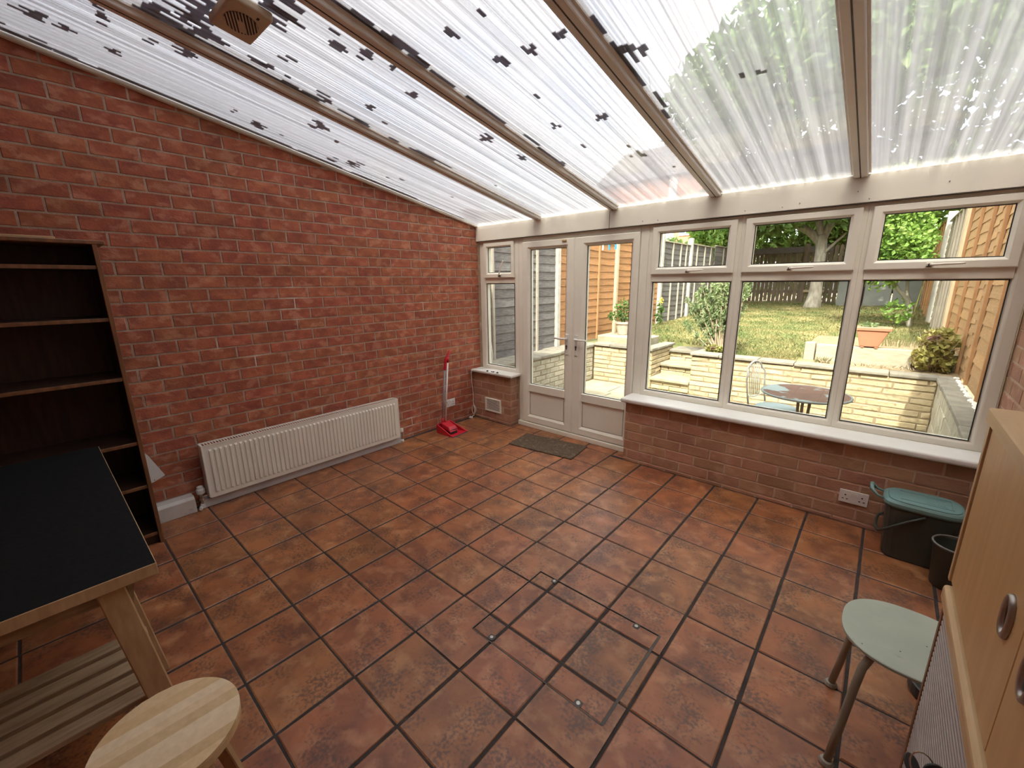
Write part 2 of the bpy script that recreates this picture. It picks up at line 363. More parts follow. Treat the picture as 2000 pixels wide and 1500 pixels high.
# low front walls
wv = MB().box(.006, .5815, -.1325, .06, -.3, .548).build('wall_front_corner', M['mortar2']); tag(wv, 'short brick stub under the narrow corner window', kind='structure')
lay(wv, '-y', .136, 0.0, .585, 0.0, .548, .2265, .0832, .0095, [M['brick2']], vref=.03, uref=.14, limit=60, seed=8, holes=((.20, .44, .11, .27),))
lay(wv, '+x', .585, -.128, -.002, 0.0, .548, .2265, .0832, .0095, [M['brick2']], vref=.03, uref=-.15, limit=30, seed=9)
wf = MB().box(1.9595, RW, -.1735, .06, -.3, .54).build('wall_front', M['mortar2']); tag(wf, 'low brick wall under the wide window', kind='structure')
lay(wf, '-y', .177, 1.956, RW, 0.0, .54, .2265, .0832, .0095, [M['brick2']], vref=.03, uref=1.99, limit=90, seed=10)
lay(wf, '-x', -1.956, .002, .17, 0.0, .54, .2265, .0832, .0095, [M['brick2']], vref=.03, uref=.1, limit=0, seed=10)

# floor: grout bed with single tiles
fl = MB().box(-.1, RW + .1, BACK, .06, -.35, -.004).build('floor', M['grout']); tag(fl, 'terracotta tiled floor with dark grout', kind='structure')
rng = random.Random(4); tcache = {}
xs = [.03 + .3*k for k in range(0, 15)]; ys = [-.147 - .3*k for k in range(-1, 15)]
MH = (2.314, 2.986, -2.364, -1.846)             # inspection cover in the floor
def put_tile(x0, x1, y0, y1, parent, z=0.0, name='tile'):
    if x1-x0 < .03 or y1-y0 < .03: return
    key = (round(x1-x0, 3), round(y1-y0, 3), rng.randrange(3))
    me = tcache.get(key)
    if me is None:
        a, b = (x1-x0)/2, (y1-y0)/2
        me = slab_mesh(name, [(-a,-b),(a,-b),(a,b),(-a,b)], '+z', .02, .004, .0012, rng, .003).mesh(name); me.materials.append(M['tile']); tcache[key] = me
    o = obj(name, me, None, parent, loc=((x0+x1)/2, (y0+y1)/2, z + rng.uniform(-.0006, .0006)))
    o.matrix_parent_inverse = Matrix.Translation(-parent.location)
cover_rects = []
def inside_cover(x0, x1, y0, y1):
    return not (x1 <= MH[0] or x0 >= MH[1] or y1 <= MH[2] or y0 >= MH[3])
for i in range(len(xs)):
    a = xs[i] + .0065; b = min(RW - .004, xs[i] + .3 - .0065)
    for j in range(len(ys)):
        d = ys[j] - .0045; c = ys[j] - .3 + .0045
        if c < BACK + .01: c = BACK + .01
        # walls stand on the edge rows
        if d > -.13:
            if a < .6: d = min(d, -.140) if b <= .6 else min(d, -.004)
            d = min(d, -.012)
            if a > 1.94: d = min(d, -.183)
            elif b > 1.95: b2 = 1.945
        if a > 1.94: d = min(d, -.183)
        if a < .58 and b > .6 and d > -.14: a_ = .592
        else: a_ = a
        b_ = b
        if d > -.17 and b > 1.95 and a < 1.94:
            if d > -.10: b_ = 1.945
            else: put_tile(a, 1.945, -.178, d, fl); d = -.183
        if inside_cover(a_, b_, c, d):
            # split the tile along the cover outline
            g = .002; outs = []
            X = sorted({a_, b_, *[q for q in MH[:2] if a_ < q < b_]}); Y = sorted({c, d, *[q for q in MH[2:] if c < q < d]})
            for p in range(len(X)-1):
                for q in range(len(Y)-1):
                    mx, my = (X[p]+X[p+1])/2, (Y[q]+Y[q+1])/2
                    inn = MH[0] < mx < MH[1] and MH[2] < my < MH[3]
                    x0 = X[p] + (g if X[p] in MH else 0); x1 = X[p+1] - (g if X[p+1] in MH else 0)
                    y0 = Y[q] + (g if Y[q] in MH else 0); y1 = Y[q+1] - (g if Y[q+1] in MH else 0)
                    if inn: cover_rects.append((x0, x1, y0, y1))
                    else: outs.append((X[p], X[p+1], Y[q], Y[q+1]))
            if len(outs) == 1 or not any(MH[0] < xx < MH[1] for xx in X[1:-1] + [0]) and len(outs) == 1:
                put_tile(*outs[0], fl)
            else:
                lm_ = MB(); ox, oy = (a_+b_)/2, (c+d)/2
                for (x0, x1, y0, y1) in outs: lm_.box(x0-ox, x1-ox, y0-oy, y1-oy, -.02, 0)
                me = lm_.mesh('tile'); me.materials.append(M['tile']); obj('tile', me, None, fl, loc=(ox, oy, 0))
        else:
            put_tile(a_, b_, c, d, fl)
# inspection cover: tray with its own tile pieces, edge strips, four screws
ic = thing('inspection_cover', 'square tiled inspection cover set flush in the floor with four corner screws', 'floor cover', (2.65, -2.105, 0))
for (x0, x1, y0, y1) in cover_rects: put_tile(x0+.002, x1-.002, y0+.002, y1-.002, ic, -.0005, 'tile_piece')
for nm, b in (('edge_strip', (MH[0]-.002, MH[0]+.0015, MH[2], MH[3])), ('edge_strip', (MH[1]-.006, MH[1]+.005, MH[2], MH[3])), ('edge_strip', (MH[0], MH[1], MH[2]-.003, MH[2]+.002)), ('edge_strip', (MH[0], MH[1], MH[3]-.0015, MH[3]+.002))):
    keep(MB().box(b[0], b[1], b[2], b[3], -.012, .0008).build(nm, M['darkmetal']), ic)
for (x, y) in ((2.417,-2.343),(2.417,-1.863),(2.881,-1.863),(2.877,-2.350)):
    lug = keep(MB().lathe([(.016,-.012),(.016,.0006),(.012,.0012)], (x, y, 0), 8, pw=4).build('screw_lug', M['darkmetal']), ic)
    s = MB().lathe([(.0085,0),(.0085,.0028),(.006,.0036)], (x, y, 0), 12).build('screw', M['metal']); keep(s, lug)

# ------------------------------------------------------------------ roof
ce = tag(empty('ceiling', (2, -2, 2.55)), 'sloping twin-wall polycarbonate roof on cream glazing bars', kind='structure')
def slope_box(x0, x1, y0, y1, za, zb):
    return MB().hexa([(x0,y0,zroof(y0,za)),(x1,y0,zroof(y0,za)),(x1,y1,zroof(y1,za)),(x0,y1,zroof(y1,za)),(x0,y0,zroof(y0,zb)),(x1,y0,zroof(y0,zb)),(x1,y1,zroof(y1,zb)),(x0,y1,zroof(y1,zb))])
RX = [.868, 1.678, 2.489, 3.303]
for x in RX:
    r = keep(slope_box(x-.035, x+.035, BACK, -.028, 2.128, 2.20).build('rafter', M['rafter'], bevel=.004), ce)
    cap = slope_box(x-.046, x-.035, BACK, -.028, 2.150, 2.158).build('glazing_lip', M['trimw']); keep(cap, r)
    cap = slope_box(x+.035, x+.046, BACK, -.028, 2.150, 2.158).build('glazing_lip', M['trimw']); keep(cap, r)
    s = slope_box(x-.003, x+.003, BACK, -.03, 2.1268, 2.1285).build('centre_seam', M['darkmetal']); keep(s, r)
keep(slope_box(0.0, .032, BACK, -.0, 2.135, 2.160).build('wall_bar', M['trimw'], bevel=.006, seg=2), ce)
keep(slope_box(RW-.03, RW, BACK, -.0, 2.135, 2.160).build('wall_bar', M['trimw'], bevel=.006, seg=2), ce)
edges = [0.0] + RX + [RW]
PITCH = .020
flute0 = {}
for i in range(5):
    x0, x1 = edges[i] + (.004 if i else 0), edges[i+1] - (.004 if i < 4 else 0)
    mb = MB(); y0, y1 = BACK, .07
    def q(z): mb.add([(x0,y0,zroof(y0,z)),(x1,y0,zroof(y0,z)),(x1,y1,zroof(y1,z)),(x0,y1,zroof(y1,z))], [(0,1,2,3)])
    q(2.1585); pn = keep(mb.build('roof_panel', M['poly']), ce)
    mb = MB(); n = int((x1-x0)/PITCH)
    for k in range(n+1):
        x = x0 + k*PITCH
        mb.add([(x,y0,zroof(y0,2.1586)),(x,y1,zroof(y1,2.1586)),(x,y1,zroof(y1,2.1744)),(x,y0,zroof(y0,2.1744))], [(0,1,2,3)])
    wv_ = mb.build('webs', M['web']); keep(wv_, pn); wv_['kind'] = 'stuff'
    flute0[i] = (x0, n, pn)
# grime lying in the flutes of the sheets: dashes of differing length, one flute wide
def unroof(u, v, z0=2.1586):
    d = [RM[0][i]*(u-1000)/FPX + RM[1][i]*(v-750)/FPX + RM[2][i] for i in range(3)]
    t = (z0 - SL*CP[1] - CP[2]) / (d[2] + SL*d[1]); return CP[0]+t*d[0], CP[1]+t*d[1]
rg = random.Random(21); gr = {i: MB() for i in range(5)}
def dash(x, y, ln):
    for i in range(5):
        x0, n, _ = flute0[i]
        k = int((x - x0)/PITCH)
        if x >= x0 and 0 <= k < n:
            a = x0 + k*PITCH + .001; b = a + PITCH - .002
            ya, yb = y - ln/2, min(y + ln/2, .05)
            gr[i].hexa([(a,ya,zroof(ya,2.1592)),(b,ya,zroof(ya,2.1592)),(b,yb,zroof(yb,2.1592)),(a,yb,zroof(yb,2.1592)),(a,ya,zroof(ya,2.1625)),(b,ya,zroof(ya,2.1625)),(b,yb,zroof(yb,2.1625)),(a,yb,zroof(yb,2.1625))])
def patch(px, py, nx, ln, dens=.8):
    x, y = unroof(px, py)
    for k in range(-nx, nx+1):
        if rg.random() < dens: dash(x + k*PITCH, y + rg.uniform(-.3, .3)*ln, ln * rg.uniform(.35, 1.2) * (1 - .5*abs(k)/(nx+1)))
# patches as the photograph shows them (positions on the sheet, read once from the picture)
for a in ((60,30,1,.10),(70,27,1,.1),(128,55,1,.06),(190,18,2,.07),(192,40,2,.08),(85,83,0,.08),(150,85,0,.06),(218,98,1,.06),(298,84,1,.06),(366,103,2,.09),(395,64,2,.12),(312,24,3,.14),(355,28,2,.10),(340,50,3,.22),(372,72,2,.18),(400,20,6,.30),(545,8,3,.22),(530,30,4,.16),(508,135,3,.16),(528,130,1,.07),(555,160,1,.08),(575,172,1,.08),(590,185,2,.10),(620,195,2,.12),(637,200,2,.10),(665,98,1,.09),(455,216,1,.06),(505,245,2,.09),(625,247,3,.10),(660,275,2,.07),(560,115,1,.06),
          (740,75,2,.10),(755,82,3,.14),(775,80,1,.06),(800,118,4,.14),(822,125,2,.08),(885,62,1,.08),(975,118,1,.07),(1036,98,1,.08),(1095,67,1,.06),(667,98,1,.08),(715,107,2,.07),(765,133,1,.05),(812,187,1,.08),(720,208,1,.09),(950,270,2,.10),(935,213,1,.09),(910,195,1,.06),(1085,247,1,.07),(1090,320,2,.1),(1020,310,1,.08),(1180,228,2,.06),(1245,303,2,.06),(1208,97,2,.06),(1235,110,3,.09),(1222,100,2,.06),(1470,143,2,.06),(620,205,2,.1),(635,190,1,.1),(690,320,3,.10),(650,310,2,.08)):
    patch(*a)
for k in range(120):   # dark band beside the wall bar
    y = -rg.uniform(.35, 4.1); dash(.040 + abs(rg.gauss(0, .014)), y, rg.uniform(.06, .35))
for k in range(60):
    xx = rg.choice(RX[:3]); y = -rg.uniform(1.0, 4.0); dash(xx + .05 + abs(rg.gauss(0, .012)), y, rg.uniform(.03, .22))
for k in range(30):
    dash(rg.uniform(.1, 2.4), -rg.uniform(.5, 4.0), rg.uniform(.015, .05))
for i in range(5):
    if gr[i].f:
        o = gr[i].build('grime', M['grime']); keep(o, flute0[i][2]); o['kind'] = 'stuff'
fsh = slope_box(.0, RW, BACK, -3.40, 2.178, 2.19).build('rear_roof_shade', pm('roof_shade_grey', (.10,.10,.11), (.13,.13,.14), 6, .6)); keep(fsh, ce)  # opaque strip added out of view to darken the rear of the room
# eaves beam
bm_ = MB().box(.0, RW, -.030, .07, 1.990, 2.152).build('trim_1', M['upvc'], bevel=.004); tag(bm_, 'wide cream eaves board above the windows and doors', kind='structure')
for (u, v) in ((1285,430),(1528,405),(1562,397),(1676,374),(1698,388),(1855,354),(1255,432),(1455,412)):
    d = [RM[0][i]*(u-1000)/FPX + RM[1][i]*(v-750)/FPX + RM[2][i] for i in range(3)]; t = (-.030 - CP[1])/d[1]
    c = (CP[0]+t*d[0], -.0305, CP[2]+t*d[2])
    MB().tube([(c[0], -.030, c[2]), (c[0], -.0325, c[2])], .0035, 8).build('screw_head', M['metal'], bm_)
s = MB().box(1.643, 1.646, -.0312, -.029, 1.992, 2.13).build('joint_line', M['gasket'], bm_)
s = MB().box(.0, RW, -.0315, -.020, 1.9886, 1.9899).build('drip_line', M['gasket'], bm_)

# ------------------------------------------------------------------ windows and doors
PF = [(0, .05), (0, -.016), (.08, -.020), (.72, -.020), (1, -.004), (1, .05)]     # sash / leaf profile
PO = [(0, .07), (0, .0), (.8, .0), (1, .012), (1, .07)]                            # outer frame profile
def pane(x0, x1, z0, z1, parent, y=.020):
    g = MB(); t = .005
    g.ring(x0, x1, z0, z1, t, t, t, t, [(0, y-.012), (0, y-.006), (1, y-.006), (1, y-.012)])
    keep(g.build('gasket', M['gasket']), parent)
    keep(MB().box(x0-.004, x1+.004, y, y+.006, z0-.004, z1+.004).build('pane', M['glass']), parent)
def wring(name, x0, x1, z0, z1, w, prof, parent, mat='upvc'):
    w = w if isinstance(w, tuple) else (w, w, w, w)
    return MB().ring(x0, x1, z0, z1, *w, prof).build(name, M[mat], parent)
def casement_handle(parent, x, z, ln, ang=0.0):
    h = MB().box(x-.016, x+.016, -.028, -.019, z-.011, z+.011).build('handle_base', M['trimw'], parent, bevel=.003)
    k = MB().tube([(x+.002, -.028, z), (x+.002, -.046, z)], .009, 10).box(x-.012, x+.006, -.045, -.03, z-.012, z-.006).build('handle_pivot', M['darkmetal'], parent)
    c, s_ = math.cos(ang), math.sin(ang)
    pts = [(x + ln*t*c, -.046 - .004*math.sin(t*3), z + ln*t*s_) for t in (0, .12, .5, .9, 1)]
    MB().tube(pts, [.007, .007, .0062, .0058, .004], 8).build('handle_lever', M['trimw'], parent, smooth=True)
def bay(name, x0, x1, jl, jr, label, hx, hlen=.15, hang=0.03, slim=False, zb=.575):
    """one glazed bay: outer frame with transom, top-hung sash with its pane and handle, fixed lower pane"""
    W = tag(empty(name, ((x0+x1)/2, 0, zb)), label, kind='structure'); o = W.location
    a, b = x0+jl, x1-jr
    mb = MB().ring(x0, x1, zb, 1.9885, jl, jr, .047, .026, PO).box(a-.004, b+.004, .0, .07, 1.542, 1.604)
    keep(mb.build('frame', M['upvc'], bevel=.003), W)
    lo = MB().ring(a, b, .622, 1.542, .006, .006, .006, .006, [(0, .012), (1, .016), (1, .022), (0, .022)]).build('glazing_bead', M['upvc']); keep(lo, W)
    pane(a+.004, b-.004, .626, 1.538, W, .022)
    sa = MB().ring(a-.008, b+.008, 1.600, 1.966, .056 if not slim else .052, .056 if not slim else .05, .054, .048, PF).build('sash', M['upvc']); keep(sa, W)
    sw = .056 if not slim else .051
    pane(a-.008+sw, b+.008-sw, 1.654, 1.918, sa, .012)
    casement_handle(sa, hx, 1.622, hlen, hang)
    return W
bay('window_1', .030, .5995, .085, .0635, 'narrow corner window with a small opening light above a fixed pane', .352, .17, 1.15, True)
bay('window_2', 1.9965, 2.680, .0435, .035, 'left bay of the wide garden window next to the doors', 2.333, .12)
bay('window_3', 2.680, 3.367, .035, .032, 'middle bay of the wide garden window', 3.005, .135)
bay('window_4', 3.367, RW-.006, .033, .066, 'right bay of the wide garden window beside the brick wall', 3.68, .14)
# door frame and two leaves
df = MB().box(.600, .662, .0, .07, 0, 1.9885).box(1.925, 1.996, .0, .07, 0, 1.9885).box(.6625, 1.9245, .0, .07, 1.946, 1.9885).box(.6625, 1.9245, .0005, .07, 0, .050).box(.601, 1.95, -.030, -.0005, 0, .048).build('trim_2', M['upvc'], bevel=.003)
tag(df, 'cream frame and threshold around the double doors', kind='structure')
def leaf(name, x0, x1, wl_, wr_, label, hx, dirn):
    D = tag(empty(name, ((x0+x1)/2, 0, .05)), label, kind='structure'); o = D.location
    a, b = x0+wl_, x1-wr_
    keep(MB().ring(x0, x1, .054, 1.944, wl_, wr_, .088, .076, PF).box(a-.01, b+.01, -.020, .05, .402, .482).build('leaf_frame', M['upvc'], bevel=.003), D)
    pane(a+.002, b-.002, .484, 1.866, D, .016)
    pn = keep(MB().box(a-.004, b+.004, -.004, .03, .138, .404).build('lower_panel', M['upvc_panel']), D)
    g = MB().ring(a, b, .142, .402, .003, .003, .003, .003, [(0, -.0055), (1, -.0055), (1, -.003), (0, -.003)]).build('panel_gasket', M['gasket']); keep(g, pn)
    hp = keep(MB().box(hx-.016, hx+.016, -.030, -.020, .852, 1.052).build('handle_plate', M['sill'], bevel=.004, seg=2), D)
    def sub(mb, nm, mt, **k): q = mb.build(nm, mt, **k); keep(q, hp); return q
    sub(MB().tube([(hx, -.028, 1.012), (hx, -.058, 1.012), (hx + dirn*.012, -.066, 1.012), (hx + dirn*.06, -.066, 1.010), (hx + dirn*.125, -.064, 1.012)], [.011,.010,.010,.009,.008], 10), 'lever', M['sill'], smooth=True)
    sub(MB().prism([(hx-.006, .905), (hx+.006, .905), (hx+.006, .925), (hx+.010, .935), (hx+.006, .948), (hx-.006, .948), (hx-.010, .935), (hx-.006, .925)], -.0325, -.029, 1), 'keyhole', M['darkmetal'])
    return D
leaf('door_1', .664, 1.288, .091, .093, 'left leaf of the glazed double doors', 1.232, -1)
leaf('door_2', 1.300, 1.923, .116, .068, 'right leaf of the glazed double doors', 1.338, 1)
MB().box(1.286, 1.302, -.012, .05, .054, 1.944).build('meeting_strip', M['upvc'], df)
cl = MB().box(1.155, 1.205, -.032, -.020, 1.918, 1.934).build('door_wedge', pm('old_cardboard', (.55,.42,.2), (.48,.36,.17), 30, .8), bevel=.003)
tag(cl, 'small yellowish wedge stuck at the top of the left door leaf', 'wedge')
# sills
s1 = MB().box(.002, .622, -.172, .004, .550, .578).build('trim_3', M['sill'], bevel=.009, seg=3); tag(s1, 'short white sill below the narrow corner window', kind='structure')
s2 = MB().box(1.925, RW-.002, -.226, .004, .540, .578).build('trim_4', M['sill'], bevel=.014, seg=4); tag(s2, 'long white window sill over the low brick wall', kind='structure')
# skirting
b1 = MB().prism([(.0, .0), (.095, .0), (.095, .100), (.075, .116), (.0, .116)], -3.135, -2.915, 1).build('baseboard_left', pm('scuffed_white_board', (.66,.61,.56), (.56,.51,.46), 9, .6, c3=(.4,.34,.29), s3=25, t3=(.66,.74)), bevel=.003)
tag(b1, 'short scuffed white skirting block beside the bookcase', kind='structure')
b2 = MB().box(.0, .075, -2.872, -1.215, 0, .062).build('baseboard_wall', pm('white_skirting', (.64,.61,.60), (.57,.54,.53), 7, .6, c3=(.3,.25,.22), s3=30, t3=(.70,.76)), bevel=.003)
tag(b2, 'low white skirting board under the radiator', kind='structure')
# ------------------------------------------------------------------ furniture and things in the room
M['rad'] = pm('cream_enamel', (.90,.86,.75), (.86,.82,.71), 6, .4)
M['darkwood'] = pm('dark_stained_wood', (.060,.028,.014), (.036,.017,.010), 5, .45, stretch=(8,8,1))
M['edgewood'] = pm('brown_edge_wood', (.26,.11,.045), (.16,.07,.03), 6, .45, stretch=(6,6,1))
M['blacktop'] = pm('black_laminate', (.008,.009,.009), (.012,.012,.012), 60, .75, spec=.12)
M['pine'] = pm('pale_pine', (.52,.34,.175), (.42,.26,.125), 4, .55, stretch=(3,14,3))
M['pine2'] = pm('raw_pine_slat', (.42,.30,.18), (.30,.20,.11), 5, .6, stretch=(16,2,16))
M['beech'] = pm('beech_veneer', (.64,.395,.175), (.57,.34,.145), 5, .42, stretch=(7,7,.8))
M['beechedge'] = pm('beech_edge', (.62,.42,.22), (.55,.36,.18), 5, .45, stretch=(9,1,9))
M['tambour'] = pm('grey_tambour', (.42,.37,.34), (.38,.335,.31), 8, .5)
M['white'] = pm('white_plastic', (.80,.78,.74), (.76,.74,.70), 8, .35)
M['red'] = pm('red_plastic', (.62,.022,.040), (.55,.018,.034), 8, .35)
M['chrome'] = pm('worn_chrome', (.62,.60,.56), (.5,.48,.45), 30, .25, metal=1.0)
M['mint'] = pm('mint_paint', (.45,.50,.40), (.40,.45,.36), 9, .5, c3=(.33,.34,.28), s3=22, t3=(.66,.76))
M['minttube'] = pm('old_cream_tube', (.34,.31,.235), (.27,.24,.18), 12, .4)
M['caddy'] = pm('dark_green_plastic', (.045,.052,.042), (.055,.062,.050), 12, .45)
M['caddylid'] = pm('sage_lid_plastic', (.17,.30,.285), (.155,.28,.265), 9, .4)
M['black'] = pm('black_plastic', (.02,.02,.021), (.028,.027,.027), 12, .4)
M['coir'] = pm('brown_coir', (.145,.098,.060), (.085,.058,.036), 60, .98, .9, c3=(.19,.14,.09), s3=25, bscale=240)
M['fan'] = pm('yellowed_fan_plastic', (.72,.62,.47), (.64,.54,.40), 10, .45)
M['cable'] = pm('cream_cable', (.70,.66,.58), (.66,.62,.54), 10, .45)

# radiator
R0 = (.075, -2.035, .07)
rd = thing('radiator', 'long low cream panel radiator with vertical flutes on the brick wall', 'radiator', R0)
ya, yb, za, zb, xf = -2.825, -1.252, .076, .464, .118
keep(MB().box(.040, xf-.028, ya+.01, yb-.01, za+.01, zb-.03).build('back_panel', M['rad']), rd)
fp = MB().box(xf-.014, xf-.004, ya, yb, za, zb)
nf = 48; pt = (yb-ya-.05)/nf
for k in range(nf):
    c = ya + .025 + pt*(k+.5); h = pt*.30; t = pt*.16
    z0, z1 = za+.042, zb-.042
    fp.add([(xf-.004,c-h,z0-.012),(xf-.004,c+h,z0-.012),(xf-.004,c+h,z1+.012),(xf-.004,c-h,z1+.012),(xf+.005,c-t,z0),(xf+.005,c+t,z0),(xf+.005,c+t,z1),(xf+.005,c-t,z1)],
           [(4,5,6,7),(0,1,5,4),(1,2,6,5),(2,3,7,6),(3,0,4,7)])
fo = keep(fp.build('front_panel', M['rad']), rd)
keep(MB().box(.036, xf-.002, ya-.010, ya+.002, za+.004, zb+.006).build('side_panel', M['rad'], bevel=.003), rd)
keep(MB().box(.036, xf-.002, yb-.002, yb+.010, za+.004, zb+.006).build('side_panel', M['rad'], bevel=.003), rd)
g = MB().box(.036, .044, ya, yb, zb-.002, zb+.006).box(xf-.008, xf-.002, ya, yb, zb-.002, zb+.005)
k = ya
while k < yb: g.box(.044, xf-.008, k, k+.0050, zb+.0025, zb+.004); k += .0175
gg = keep(g.build('top_grille', M['rad']), rd)
keep(MB().box(.046, xf-.014, ya+.012, yb-.012, za+.05, zb-.035).build('cavity_shade', M['black']), rd)  # black block stands in for the shade inside the radiator
# left thermostatic valve
vl = keep(MB().lathe([(.024,.0),(.026,.006),(.026,.030),(.020,.040),(.019,.052),(.012,.056)], (.066,-2.872,.115), 18).build('valve_head', M['white'], smooth=False), rd)
keep(MB().tube([(.066,-2.872,.0),(.066,-2.872,.115)], [.008,.011], 10).lathe([(.016,0),(.016,.022),(.012,.024)], (.066,-2.872,.062), 8).tube([(.066,-2.872,.085),(.066,-2.818,.092)], .009, 8).build('valve_body', M['chrome']), rd)
keep(MB().tube([(.066,-2.872,.004),(.066,-2.872,.035)], .015, 10).tube([(.066,-2.885,.014),(.10,-2.895,.012)], .011, 8).build('pipe_collar', M['white']), rd)
keep(MB().tube([(.064,-1.196,.0),(.064,-1.196,.11)], [.009,.011], 10).tube([(.064,-1.196,.082),(.064,-1.245,.092)], .009, 8).build('lockshield_body', M['chrome']), rd)
keep(MB().lathe([(.015,0),(.017,.006),(.015,.032),(.009,.036)], (.064,-1.196,.108), 12).build('valve_cap', M['white']), rd)
keep(MB().lathe([(.017,0),(.018,.02),(.012,.026)], (.064,-1.196,.002), 12).build('pipe_collar', M['white']), rd)

# bookcase
B0 = (.18, -3.6, 0)
bc = thing('bookcase', 'tall empty dark brown bookcase against the brick wall', 'bookcase', B0)
bx0, bx1, by0, by1, bh = .012, .364, -4.08, -3.146, 1.785
keep(MB().box(bx0, bx0+.006, by0, by1, .05, bh-.02).build('back_panel', M['darkwood']), bc)
for y in (by1-.020, by0):
    sd = keep(MB().box(bx0, bx1-.006, y, y+.020, 0, bh-.02).build('side_panel', M['darkwood']), bc)
    keep(MB().box(bx1-.006, bx1, y, y+.020, 0, bh-.02).build('edge_strip', M['edgewood'], bevel=.002), sd)
tpb = keep(MB().box(bx0, bx1+.004, by0-.01, by1+.032, bh-.02, bh).build('top_board', M['edgewood'], bevel=.003), bc)
for z in (1.648, 1.372, 1.037, .652, .378, .066):
    s = keep(MB().box(bx0+.006, bx1-.022, by0+.02, by1-.02, z-.010, z+.010).build('shelf', M['darkwood']), bc)
    keep(MB().box(bx1-.022, bx1-.012, by0+.02, by1-.02, z-.010, z+.010).build('shelf_edge', M['edgewood'], bevel=.002), s)
keep(MB().box(bx1-.045, bx1-.030, by0+.02, by1-.02, 0, .056).build('plinth', M['darkwood']), bc)
st = MB().box(.285, .31, -3.95, -3.29, bh, bh+.014).build('wooden_strip', M['beechedge'], bevel=.002); tag(st, 'thin pale strip lying on top of the bookcase', 'strip')
# white board tip showing between bookcase and skirting
p0, p1, p2 = (.478, -3.104), (.316, -3.040), (.288, -3.104)
bd = MB().prism([(-3.104,.478),(-3.040,.316),(-3.104,.288),(-3.134,.279),(-3.134,.52)], .050, .058, 0).build('white_board', M['white'])
tag(bd, 'white board with its pointed corner showing behind the bookcase', 'board')
MB().tube([(.058,-3.098,.302),(.0595,-3.098,.302)], .003, 6).build('screw_hole', M['black'], bd)

# table with black top on a pine trestle
tb = thing('table', 'black topped table with pale wooden edge on a pine trestle', 'table', (1.3, -3.72, 0))
tx0, tx1, ty0, ty1, tz = .584, 2.012, -4.10, -3.335, .75
keep(MB().box(tx0, tx1, ty0, ty1, tz-.038, tz-.0012).build('table_board', M['pine'], bevel=.0015), tb)
keep(MB().box(tx0+.0022, tx1-.0022, ty0+.0022, ty1-.0022, tz-.0012, tz).build('table_surface', M['blacktop']), tb)
def legb(x, ytop, ybot, w=.062, t=.028):
    return MB().hexa([(x-t/2,ybot-w/2,0),(x+t/2,ybot-w/2,0),(x+t/2,ybot+w/2,0),(x-t/2,ybot+w/2,0),(x-t/2,ytop-w/2,tz-.038),(x+t/2,ytop-w/2,tz-.038),(x+t/2,ytop+w/2,tz-.038),(x-t/2,ytop+w/2,tz-.038)])
for x in (1.972, 1.50):
    lg = keep(legb(x, -3.443, -3.360).build('leg', M['pine'], bevel=.003), tb); keep(legb(x, -3.98, -4.06).build('leg', M['pine'], bevel=.003), tb)
    keep(MB().box(x-.044, x-.016, -4.02, -3.41, tz-.10, tz-.0385).build('cross_rail', M['pine2'], bevel=.002), tb)
for q in range(5):
    x = 1.60 + q*.078
    keep(MB().box(x-.028, x+.028, -4.05, -3.372, .262, .282).build('slat', M['pine2'], bevel=.002), tb)
keep(MB().box(1.50, 1.98, -3.424, -3.404, .222, .262).build('shelf_rail', M['pine2']), tb)
keep(MB().box(1.50, 1.98, -4.02, -4.00, .222, .262).build('shelf_rail', M['pine2']), tb)
bk = keep(MB().prism([(-3.414,.60),(-3.404,.60),(-3.384,.712),(-3.404,.712)], 1.944, 1.956, 0).build('bracket', M['pine2']), tb)

# round pine stool
ws = thing('round_stool', 'round pine stool with striped seat at the table corner', 'stool', (2.325, -3.412, 0))
scx, scy, sr, sz = 2.325, -3.412, .154, .45
seat = keep(MB().lathe([(sr-.005, sz-.034), (sr, sz-.028), (sr, sz-.010)], (scx, scy, 0), 48).build('seat', M['beechedge'], smooth=False), ws)
wcols = [((.58,.42,.235),(.52,.36,.19)), ((.50,.345,.18),(.43,.29,.145)), ((.60,.46,.29),(.55,.41,.25)), ((.62,.49,.32),(.56,.43,.27)), ((.52,.37,.20),(.46,.32,.165)), ((.60,.45,.27),(.54,.395,.23)), ((.64,.50,.33),(.57,.44,.28)), ((.55,.385,.205),(.5,.34,.175)), ((.58,.43,.25),(.53,.38,.21))]
wm = [pm('stool_stave_wood', tuple(min(.9, v*1.22) for v in a), tuple(min(.9, v*1.22) for v in b), 4, .5, stretch=(14,14,3)) for a, b in wcols]
an = math.radians(88); ux, uy = math.cos(an), math.sin(an); cuts = [-1, -.76, -.56, -.33, -.10, .12, .30, .50, .74, 1]
for i in range(9):
    a, b = cuts[i]*sr, cuts[i+1]*sr; pl = []
    N = 10
    for t in range(N+1):
        d = a + (b-a)*t/N; h = math.sqrt(max(0, sr*sr - d*d)); pl.append((d, h))
    for t in range(N, -1, -1):
        d = a + (b-a)*t/N; h = math.sqrt(max(0, sr*sr - d*d))
        if h > 1e-6: pl.append((d, -h))
    pl = [(p[0]*-uy + p[1]*ux, p[0]*ux + p[1]*uy) for p in pl]
    q = MB().prism([(scx + p[0], scy + p[1]) for p in pl], sz-.010, sz, 2).build('stave', wm[i]); keep(q, seat)
